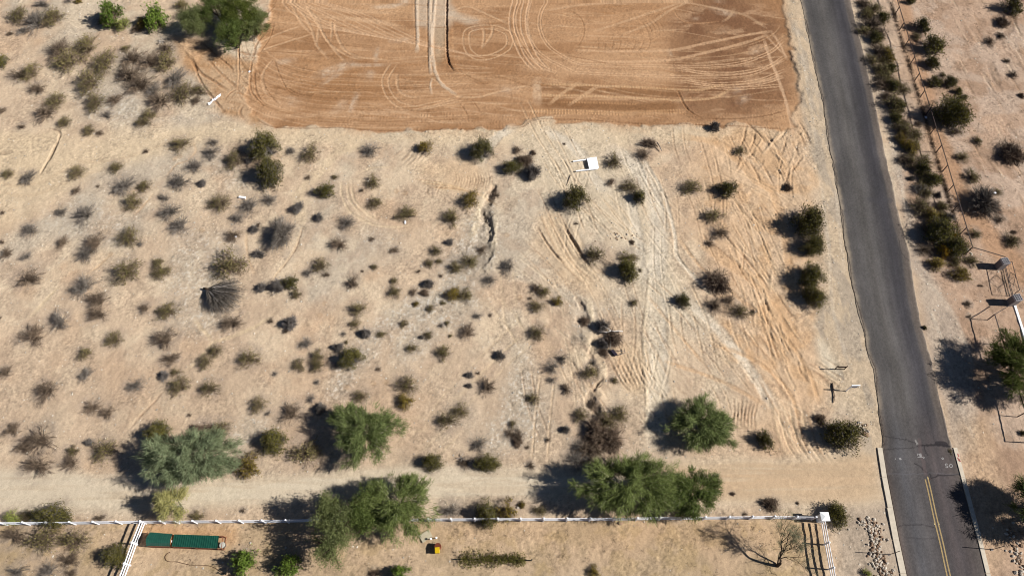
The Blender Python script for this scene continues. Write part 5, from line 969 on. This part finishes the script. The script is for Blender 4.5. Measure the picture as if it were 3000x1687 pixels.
for t, (nm, cat, sm, lm, sa_, la, hf) in KIND.items():
    PROTO[t] = []
    for v in range(7 if t in 'gbo' else 4):
        V, Fq, ends, tips, r = shrub_geo(hash((ord(t)*31+v)) % 99991, **sa_)
        st_me = mesh_np(nm+'_stems', V, [Fq], MT[sm]); lf_me = None
        if lm:
            pts = np.concatenate([ends, tips, ends*.85]); lv, lq = leaves(r, pts, **la); lf_me = mesh_np(nm+'_foliage', lv, [lq], MT[lm])
        PROTO[t].append((st_me, lf_me))
rp = random.Random(21); plants = []
SH = [(a, b, c, d, 'B' if t == 'v' and (c*d)**.5 > 56 else t) for a, b, c, d, t in SH]
for px, py, wd, h, t in SH:
    nm, cat, sm, lm, sa_, la, hf = KIND[t]
    s = ppm(py); W = wd/s; Hh = h*HC*F*S60**0/((F*S60+(py-843.5)*C60)**2)*HC/HC*2000/2000 if False else h/(s*s*HC/F)
    rx = W*.50*1.02; ry = max(min(Hh*.50*1.26, rx*1.5), rx*.75); hz_ = max(.2, hf*.78*(rx+ry)); zc = hz_*.4
    X, Y = G(px+wd*.05, py+h*.05, zc); a = rp.uniform(0, 6.28)
    st_me, lf_me = rp.choice(PROTO[t]); z = gz(X, Y)-.02
    # keep the survey's width and depth whatever the turn of the mesh
    if lf_me is None:
        o = obj(nm, st_me, loc=(X, Y, z)); root = o
    else:
        root = empty(nm, (X, Y, z)); a_ = obj('stems', st_me, root); b_ = obj('foliage', lf_me, root)
    if abs(rx/ry-1) < .12: root.rotation_euler = (0, 0, a)
    else: root.rotation_euler = (0, 0, rp.choice([0, math.pi])+rp.uniform(-.15, .15))
    root.scale = (rx, ry, hz_/.62*.9 if t not in 'vVWB' else hz_/.75)
    plants.append([root, px, py, W, t, cat])
# ---------------------------------------------------------------- trees
def tree(px, py, wpx, hpx, H, leafmat, barkmat, style, seed, name, label, cat='tree', dens=1.0, group=None, lean=0.0):
    s = ppm(py); zc = H*.55; k = HC/(HC-zc); rx = wpx/s/2*(HC-zc)/HC*1.06; ry = hpx/(s*s*HC/F)/2*(HC-zc)/HC*.98
    X, Y = G(px, py, zc); root = empty(name, (X, Y, gz(X, Y))); tag(root, label, cat, group)
    r = np.random.default_rng(seed); R = (rx+ry)/2; sc = np.array([rx, ry, H])
    # limbs
    m = MB(); ends = []
    nl = 5
    for q_ in range(nl):
        az = 2*math.pi*q_/nl+r.uniform(-.4, .4); e = np.array([math.cos(az)*.55, math.sin(az)*.55, r.uniform(.55, .8)])
        p0 = np.array([r.normal(0, .06), r.normal(0, .06), -.02]); p1 = p0*.6+e*.35+r.normal(0, .03, 3); p2 = e*.75+r.normal(0, .04, 3)
        rad = .03*R+.05; m.tube([tuple(p*sc) for p in (p0, p1, p2, e)], [rad, rad*.75, rad*.5, rad*.3], 7)
        for b_ in range(5):
            t = r.uniform(.4, 1); st0 = p1+(e-p1)*t; dv = unit(np.array([math.cos(az), math.sin(az), .4])+r.normal(0, .7, 3)); dv[2] = abs(dv[2])*.6
            en = st0+dv*r.uniform(.25, .42); en[2] = min(en[2], .97); md = (st0+en)/2+r.normal(0, .03, 3)
            m.tube([tuple(p*sc) for p in (st0, md, en)], [rad*.35, rad*.22, rad*.08], 5); ends += [md, en]
    m.build('trunk', MT[barkmat], root, smooth=True)
    # foliage clumps through a lobed dome
    nc = int({'feather': 430, 'leafy': 330}[style]*dens*max(.35, (R/4)**1.3)); az = r.uniform(0, 6.28, nc); u = r.random(nc); el = np.arcsin(np.clip(u*1.2-.15, -.15, .999-.12*r.random(nc)**3))
    ph = r.uniform(0, 6.28, 4); lob = 1+.07*np.sin(az*3+ph[0])+.06*np.sin(az*5+ph[1])+.05*np.sin(az*9+ph[2])+.10*np.sin(el*7+ph[3]+az*2)
    nb = max(26, int(nc/7)); bi = r.integers(0, nb, nc); baz = r.uniform(0, 6.28, nb); bu = r.uniform(-.15, 1, nb); bel = np.arcsin(bu); br = r.uniform(.70, 1.16, nb)
    tt = r.uniform(.38, 1.0, nc)**.75; az = baz[bi]+r.normal(0, .13, nc)*tt; el = np.clip(bel[bi]+r.normal(0, .12, nc), -.2, 1.55); rad = br[bi]*tt*(1+.07*np.sin(az*3+ph[0]))*.96
    c = np.stack([np.cos(az)*np.cos(el)*rad, np.sin(az)*np.cos(el)*rad, .48+np.sin(el)*rad*.46], -1); c[:, 2] = np.clip(c[:, 2], .18, 1.0)
    gap = vnoise((c[:, 0]+5)*3, (c[:, 1]+5)*3+c[:, 2], .9, 60+seed % 20); c = c[gap > .14]; nc = len(c); C3 = c*sc
    out = unit(c-np.array([0, 0, .35]))*np.array([1, 1, .8])
    if style == 'feather':
        n = 44; d = unit(out[:, None]*np.array([.9, .9, .15])+r.normal(0, .62, (nc, n, 3))*np.array([1, 1, .6])+np.array([0, 0, .05])); L = r.uniform(.18, .62, (nc, n, 1))*min(1.0, .45+R*.14)
        P0 = C3[:, None]+r.normal(0, .19, (nc, n, 3)); P1 = P0+d*L; V, Fq = quads(P0.reshape(-1, 3), P1.reshape(-1, 3), .042, .016, r)
        tw = quads(C3-unit(out)*.5, C3+unit(out)*np.array([1, 1, .3])*.55+np.array([0, 0, .12]), .06, .03, r); 
    else:
        n = 40; d = unit(r.normal(size=(nc, n, 3))+np.array([0, 0, .4])); cl = r.uniform(.18, .34, (nc, 1, 1)); P0 = C3[:, None]+r.normal(0, 1, (nc, n, 3))*cl; L = r.uniform(.07, .16, (nc, n, 1)); P1 = P0+d*L
        V, Fq = quads(P0.reshape(-1, 3), P1.reshape(-1, 3), .07, .04, r); tw = quads(C3-unit(out)*.4, C3+unit(out)*.3, .03, .012, r)
    V[:, 2] = np.maximum(V[:, 2], .1)
    cr = obj('crown', mesh_np('crown', V, [Fq], MT[leafmat]), root); obj('twigs', mesh_np('twigs', tw[0], [tw[1]], MT[barkmat]), root)
    plants.append([root, px, py, 9, 'T', cat]); return root
def ML(n, a, b, t=.25): MT[n] = mat_leaf(n, lin(a)*.85, lin(b)*.85, t, .04)
ML('blue_green', (92, 106, 72), (152, 160, 122)); ML('mesquite_green', (80, 94, 48), (140, 150, 92)); ML('palo_green', (80, 94, 46), (138, 148, 84)); ML('dusty_green', (84, 92, 50), (128, 134, 84))
ML('deep_green', (62, 76, 36), (114, 126, 62)); ML('straw_green', (150, 146, 88), (186, 178, 116)); ML('dark_crown', (60, 70, 24), (100, 108, 42))
T = tree
T(556, 1340, 290, 195, 4.9, 'blue_green', 'gbark', 'feather', 11, 'palo_verde_tree', 'big blue-green feathery tree above the dirt road at left', dens=1.25)
T(1068, 1264, 205, 205, 4.0, 'mesquite_green', 'gbark', 'feather', 12, 'palo_verde_tree', 'round green feathery tree on the upper side of the dirt road, mid-left', dens=1.2)
T(978, 1560, 145, 210, 5.4, 'dusty_green', 'bark', 'leafy', 13, 'mesquite_tree', 'dusty grey-green leafy tree overhanging the white fence, left of the clump', dens=1.5)
T(1062, 1505, 110, 170, 4.6, 'deep_green', 'bark', 'leafy', 14, 'mesquite_tree', 'darker green tree squeezed between the dusty one and the feathery one', dens=1.4)
T(1165, 1480, 235, 200, 4.4, 'palo_green', 'gbark', 'feather', 15, 'palo_verde_tree', 'bright feathery tree over the white fence above the pale slab', dens=1.2)
T(962, 1490, 60, 100, 5.2, 'dusty_green', 'bark', 'leafy', 16, 'mesquite_tree', 'narrow pale grey-green treetop at the left of the fence clump', dens=1.5)
T(1848, 1420, 300, 205, 5.0, 'palo_green', 'gbark', 'feather', 17, 'palo_verde_tree', 'largest green tree covering the dirt road just above the white fence', dens=1.3)
T(2030, 1443, 172, 155, 3.5, 'deep_green', 'gbark', 'feather', 18, 'palo_verde_tree', 'smaller dark green tree touching the right side of the largest tree', dens=1.3)
T(2058, 1240, 180, 175, 2.9, 'mesquite_green', 'gbark', 'feather', 19, 'palo_verde_tree', 'round green tree alone above the dirt road, right of centre', dens=1.4)
T(505, 1475, 95, 105, 3.8, 'straw_green', 'gbark', 'feather', 20, 'palo_verde_tree', 'thin straw-yellow tree overhanging the white fence at left', dens=.9)
T(3012, 1080, 200, 225, 4.8, 'dark_crown', 'bark', 'feather', 22, 'palo_verde_tree', 'dark green tree cut off by the right edge over the iron fence', dens=1.3)
T(3082, 1490, 200, 200, 4.8, 'deep_green', 'bark', 'feather', 23, 'mesquite_tree', 'tree mostly beyond the right edge whose black shadow crosses the kerb', dens=1.8)
for k, (x, y, a, b, H, mt, st_, lb) in enumerate(((570, 55, 85, 85, 4.2, 'dusty_green', 'leafy', 'olive-grey tree at the left side of the top-left clump'), (635, 20, 110, 80, 5.2, 'deep_green', 'leafy', 'dark tree cut by the top edge in the top-left clump'), (705, 35, 120, 110, 5.4, 'dark_crown', 'leafy', 'tallest green tree in the middle of the top-left clump'), (680, 98, 95, 85, 4.4, 'deep_green', 'leafy', 'green tree at the bottom of the top-left clump'), (740, 68, 75, 80, 3.4, 'dusty_green', 'feather', 'pale grey-green tree beside the pad edge in the top-left clump'))):
    T(x, y, a, b, H, mt, 'bark', st_, 30+k, 'mesquite_tree', lb, dens=1.6, group='trees of the top-left clump')
# leafless tree in the yard: the trunk stands at the right, its shadow runs left
def bare_tree(px, py, H, label):
    X, Y = G(px, py); root = empty('bare_tree', (X, Y, gz(X, Y))); tag(root, label, 'tree'); r = random.Random(3); m = MB(); tips = []
    def grow(p, d, L, rad, depth):
        pts = [p]; q_ = p
        for k in range(4):
            d = (d+Vector((r.uniform(-.28, .28), r.uniform(-.28, .28), r.uniform(-.1, .16)))).normalized(); q_ = q_+d*L/4; q_.z = max(q_.z, .3); pts.append(q_.copy())
        m.tube(pts, [rad*(1-.12*k)*(.7 if depth else 1) for k in range(5)], 7 if depth < 2 else 4)
        if depth >= 5: tips.append((pts[2], d)); tips.append((q_, d)); return
        for k in range(2 if depth < 1 else 3):
            nd = (d+Vector((r.uniform(-.8, .8), r.uniform(-.8, .8), r.uniform(-.35, .5)))).normalized(); grow(q_.copy() if k < 2 else pts[2].copy(), nd, L*r.uniform(.62, .82), rad*.58, depth+1)
    grow(Vector((0, 0, -.1)), Vector((.15, .05, 1)), H*.34, .17, 0); grow(Vector((.05, .05, 0)), Vector((.2, .5, .8)), H*.30, .12, 1)
    m.build('trunk', MT['bark'], root, smooth=True)
    rr_ = np.random.default_rng(5); tp_ = np.array([tuple(t[0]) for t in tips]); td = np.array([tuple(t[1]) for t in tips]); n = 7
    P0 = np.repeat(tp_, n, 0); P1 = P0+unit(np.repeat(td, n, 0)+rr_.normal(0, .7, P0.shape))*rr_.uniform(.2, .5, (len(P0), 1)); V, Fq = quads(P0, P1, .012, .006, rr_)
    obj('twigs', mesh_np('twigs', V, [Fq], MT['gbark']), root); plants.append([root, px, py, 9, 'T', 'tree'])
bare_tree(2277, 1657, 5.6, 'leafless tree in the yard casting a branching shadow to its left')
# tipped-over grey bush: a fan of branches from a butt at the left
def fan(px, py, tip, n, L, wd, mat, name, label, cat, a0, a1, zr, seed, buttr=.12):
    X, Y = G(*tip); root = empty(name, (X, Y, gz(X, Y))); tag(root, label, cat); r = np.random.default_rng(seed)
    a = np.radians(r.uniform(a0, a1, n)); Ls = L*r.uniform(.55, 1.0, n)*(1-.25*np.abs((a-np.radians((a0+a1)/2))/np.radians((a1-a0)/2))**2)
    el = r.uniform(0, zr, n); e = np.stack([np.cos(a)*Ls, np.sin(a)*Ls, el*Ls+.05], -1); b0 = np.stack([r.normal(.25, .08, n), r.normal(-.08, .08, n), np.full(n, .3)], -1)
    md = b0*.4+e*.6+r.normal(0, .08, (n, 3))+np.array([0, 0, .2]); parts = [quads(b0, md, wd*1.5, wd, r), quads(md, e, wd, wd*.5, r)]
    k = 7; t = r.uniform(0, 1, (n, k, 1)); s0 = md[:, None]*(1-t)+e[:, None]*t; dv = unit(unit(e-md)[:, None]+r.normal(0, .5, (n, k, 3))); P1 = s0+dv*r.uniform(.25, .7, (n, k, 1)); P1[..., 2] = np.abs(P1[..., 2])
    parts.append(quads(s0.reshape(-1, 3), P1.reshape(-1, 3), wd*.7, wd*.3, r)); V, Fq = merge(parts)
    obj('branches', mesh_np('branches', V, [Fq], MT[mat]), root); m = MB(); m.tube([(-.25, .12, .25), (.2, 0, .32), (.7, -.25, .35), (1.4, -.6, .4)], [buttr, buttr*1.1, buttr*.8, buttr*.4], 7); m.build('butt', MT['bark'], root, smooth=True)
    plants.append([root, px, py, 9, 'T', cat])
fan(665, 860, (604, 850), 300, 5.4, .04, 'gt', 'fallen_bush', 'fan-shaped uprooted grey bush lying on its side in the left field', 'fallen bush', -64, 16, .34, 8)
_fb = plants[-1][0]; r = np.random.default_rng(4); a_ = np.radians(r.uniform(-48, 4, 16)); L_ = r.uniform(1.8, 4.2, 16); e_ = np.stack([np.cos(a_)*L_, np.sin(a_)*L_, .95+r.uniform(0, .5, 16)], -1); s_ = e_*.35+np.array([.2, -.1, .35]); V, Fq = quads(s_, e_, .07, .03, r); obj('bare_branches', mesh_np('bare_branches', V, [Fq], MT['gr']), _fb)
# white dead limb on the brush pile
def limb(name, pts_list, mat, label, cat, z0=.5, px0=(1790, 972)):
    X, Y = G(*px0); root = empty(name, (X, Y, gz(X, Y))); tag(root, label, cat); o_ = Vector((X, Y, 0))
    for k, (pts, r0, r1) in enumerate(pts_list):
        m = MB(); P = [Vector((*G(1720+x/10.35, 920+y/10.35, z), z))-o_ for x, y, z in pts]; n = len(P); m.tube(P, [r0+(r1-r0)*i/(n-1) for i in range(n)], 6); m.build('trunk' if k == 0 else 'branch', mat, root, smooth=True)
    plants.append([root, px0[0], px0[1], 9, 'T', cat])
limb('dead_limb', [([(1075, 520, .3), (950, 505, .5), (830, 515, .7), (720, 500, .8)], .10, .08), ([(720, 500, .8), (620, 430, .8), (480, 350, .7), (390, 260, .6), (330, 180, .4)], .07, .03), ([(720, 500, .8), (640, 530, .7), (580, 560, .6), (500, 565, .5)], .08, .04), ([(600, 535, .65), (480, 525, .6), (430, 550, .5), (330, 520, .4), (250, 460, .3)], .05, .02), ([(690, 680, .4), (720, 800, .35), (700, 950, .3), (690, 1080, .2)], .05, .03)], MT['gr'], 'forked bleached white limb lying on the dark brush pile', 'dead limb')
limb('broken_frame', [([(735, 1090, .15), (900, 1110, .2), (1150, 1120, .2)], .035, .03), ([(860, 1260, .12), (1000, 1230, .15), (1165, 1165, .2)], .035, .03), ([(1150, 1180, .2), (1120, 1030, .2)], .03, .02)], m_metal, 'bent thin frame lying on the ground below the brush pile', 'metal frame', px0=(1812, 1030))
X, Y = G(1720+805/10.35, 920+1190/10.35); m = MB(); m.box((0, 0, .12), (.35, .75, .28), Matrix.Rotation(.6, 3, 'Z')); tag(m.build('dark_box', mat_plain('dark_plastic', lin((52, 44, 60))*.5, .5, .4), loc=(X, Y, gz(X, Y))), 'small dark box lying at the left end of the bent frame', 'box')
def log(px, pts, r, label, mat):
    X, Y = G(*px); root = None; m = MB(); P = [Vector((*G(x, y), z))-Vector((X, Y, 0)) for x, y, z in pts]; n = len(P); m.tube(P, [r*(1-.5*i/(n-1)) for i in range(n)], 6)
    tag(m.build('log', mat, loc=(X, Y, gz(X, Y)), smooth=True), label, 'log', 'loose dead logs')
log((1890, 430), [(1874, 423, .35), (1895, 429, .3), (1920, 435, .25)], .07, 'long dead log across the brush pile below the graded pad', MT['bt'])
log((1930, 432), [(1924, 424, .4), (1931, 434, .35), (1938, 445, .2)], .09, 'short thick log at the right end of the upper brush pile', MT['dt'])
log((1663, 530), [(1672, 513, .06), (1666, 527, .06), (1660, 543, .05)], .05, 'thin dark stick on bare sand below the fallen sign', MT['rt'])
log((1750, 1130), [(1765, 1127, .1), (1755, 1134, .12), (1742, 1143, .1)], .07, 'thin dark stick bridging the lower gully', MT['rt'])
log((2442, 1150), [(2438, 1122, .1), (2441, 1140, .1), (2444, 1160, .1), (2442, 1180, .1)], .08, 'dark crooked branch below the roadside sale sign', MT['rt'])
# dry weeds nobody could count: against the iron fence, over the yard and the right lot
r = np.random.default_rng(31); wp = []
fb = [tp[k] for k in range(len(tp)-1)]
for a, b in zip(fb[:-1], fb[1:]):
    for q_ in range(26):
        if r.random() < .62:
            p = a+(b-a)*r.random(); wp += [(p.x+r.normal(-.1, .14), p.y+r.normal(0, .2), .22) for _ in range(26)]
for q_ in range(420):
    if q_ < 230: x, y = G(r.uniform(0, 2400), r.uniform(1540, 1690))
    else: x, y = G(r.uniform(2740, 3040), r.uniform(-10, 900))
    wp += [(x+r.normal(0, .16), y+r.normal(0, .16), .10) for _ in range(14)]
wp = np.array(wp); P = np.stack([wp[:, 0], wp[:, 1], [gz(x, y) for x, y in wp[:, :2]]], -1); d = unit(r.normal(0, .6, P.shape)+np.array([0, 0, .7])); V, Fq = quads(P, P+d*wp[:, 2:3]*r.uniform(.6, 1.7, (len(P), 1)), .035, .01, r)
tag(obj('dry_weeds', mesh_np('dry_weeds', V, [Fq], MT['rt'])), 'dry dead weeds along the iron fence base and over the yard', kind='stuff')
# climbing vine on the trellis
r = np.random.default_rng(77); a, b = vine_line; n = 1700; t = r.random(n)**.9*.86+.07; clump = .35+.5*vnoise(t*20, t*0, 1.0, 90); P = np.stack([a.x+(b.x-a.x)*t, a.y+(b.y-a.y)*t+r.normal(0, .26, n)*clump*2, np.abs(r.normal(.22, .16, n))+.05], -1)
d = unit(r.normal(size=(n, 3))+np.array([0, 0, .4])); V, Fq = quads(P, P+d*r.uniform(.08, .16, (n, 1)), .09, .05, r); V -= np.array([a.x, a.y, 0])
vr = empty('vine', (a.x, a.y, 0)); tag(vr, 'yellow-green vine sprawling along the low black trellis', 'vine'); obj('foliage', mesh_np('foliage', V, [Fq], MT['vl']), vr)
m = MB(); 
for k in range(5): m.tube([(1.0+k*1.25, 0, .1), (1.5+k*1.25, .1, .3), (2.1+k*1.25, -.05, .25)], .02, 5)
m.build('stem', MT['bark'], vr); plants.append([vr, 1445, 1640, 9, 'T', 'vine'])
# ---------------------------------------------------------------- labels: look first, then the nearest thing one can find
LM = {'the fallen white sign': (1730, 480), 'the uprooted grey fan bush': (665, 860), 'the crumpled plastic sheet': (628, 292), 'the upper gully': (1425, 650), 'the far-left trench': (150, 430), 'the green coop': (545, 1585), 'the big blue-green tree': (556, 1340), 'the bleached white limb': (1790, 972), 'the mid-left feathery tree': (1073, 1268), 'the rusty drum': (1283, 1600), 'the square white pillar': (2417, 1512), 'the dark low sign': (2460, 1080), 'the double yellow line': (2715, 1410), 'the upper block pillar': (2945, 764), 'the lower block pillar': (2981, 871), 'the lone round tree': (2068, 1238), 'the largest tree': (1840, 1425), 'the straw-yellow tree': (505, 1475), 'the top-left tree clump': (680, 50), 'the small white box': (711, 581), "the pad's lower-left corner": (742, 365), "the pad's lower-right corner": (2330, 378), 'the low trellis vine': (1445, 1640), 'the leafless tree': (2277, 1657), 'the lower gully': (1708, 930), 'the upper brush pile': (1890, 430), 'the bright green corner bush': (323, 44), 'the long earth ridge': (1890, 1050), 'the curled white scrap': (1187, 651), 'the white tag': (2712, 345), 'the dead stick in the gully': (1755, 1134), 'the left fence corner': (410, 1524)}
def size_word(W): return 'tiny' if W < .9 else 'small' if W < 1.7 else 'medium' if W < 2.7 else 'large'
def dirw(dx, dy):
    if abs(dx) > 2.2*abs(dy): return 'right of' if dx > 0 else 'left of'
    if abs(dy) > 2.2*abs(dx): return 'below' if dy > 0 else 'above'
    return ('lower' if dy > 0 else 'upper')+(' right of' if dx > 0 else ' left of')
grp = {}
for p in plants:
    root, px, py, W, t, cat = p
    if t == 'T': continue
    best = min(LM, key=lambda k: math.hypot(LM[k][0]-px, LM[k][1]-py)); dd = math.hypot(LM[best][0]-px, LM[best][1]-py)
    p.append((size_word(W), LOOK[t], dirw(px-LM[best][0], py-LM[best][1]), best, dd)); grp.setdefault(p[6][:4], []).append(p)
ORD = ['nearest', 'second nearest', 'third nearest', 'fourth nearest', 'fifth nearest', 'sixth nearest', 'seventh nearest', 'eighth nearest', 'ninth nearest', 'tenth nearest', 'eleventh nearest', 'twelfth nearest']
GN = {'g': 'dry grey shrubs of the desert', 'b': 'dry brown shrubs of the desert', 'G': 'dry grey shrubs of the desert', 'd': 'dark cushion shrubs', 'D': 'dark cushion shrubs', 'r': 'dead dark bushes', 'x': 'pale dead branches', 'o': 'olive-tinged desert shrubs', 'v': 'dark green shrubs', 'B': 'dark green shrubs', 'y': 'yellowing shrubs', 'Y': 'golden shrubs by the iron fence', 'V': 'bright green bushes', 'W': 'pale green bushes'}
for key, L in grp.items():
    sz, lk, dw, lm, _ = L[0][6]; L.sort(key=lambda p: p[6][4])
    for k, p in enumerate(L):
        lb = f'{sz} {lk} {dw} {lm}' + ('' if len(L) == 1 else f', the {ORD[min(k, 11)]}')
        tag(p[0], lb, p[5], GN[p[4]])
print('plants', len(plants))
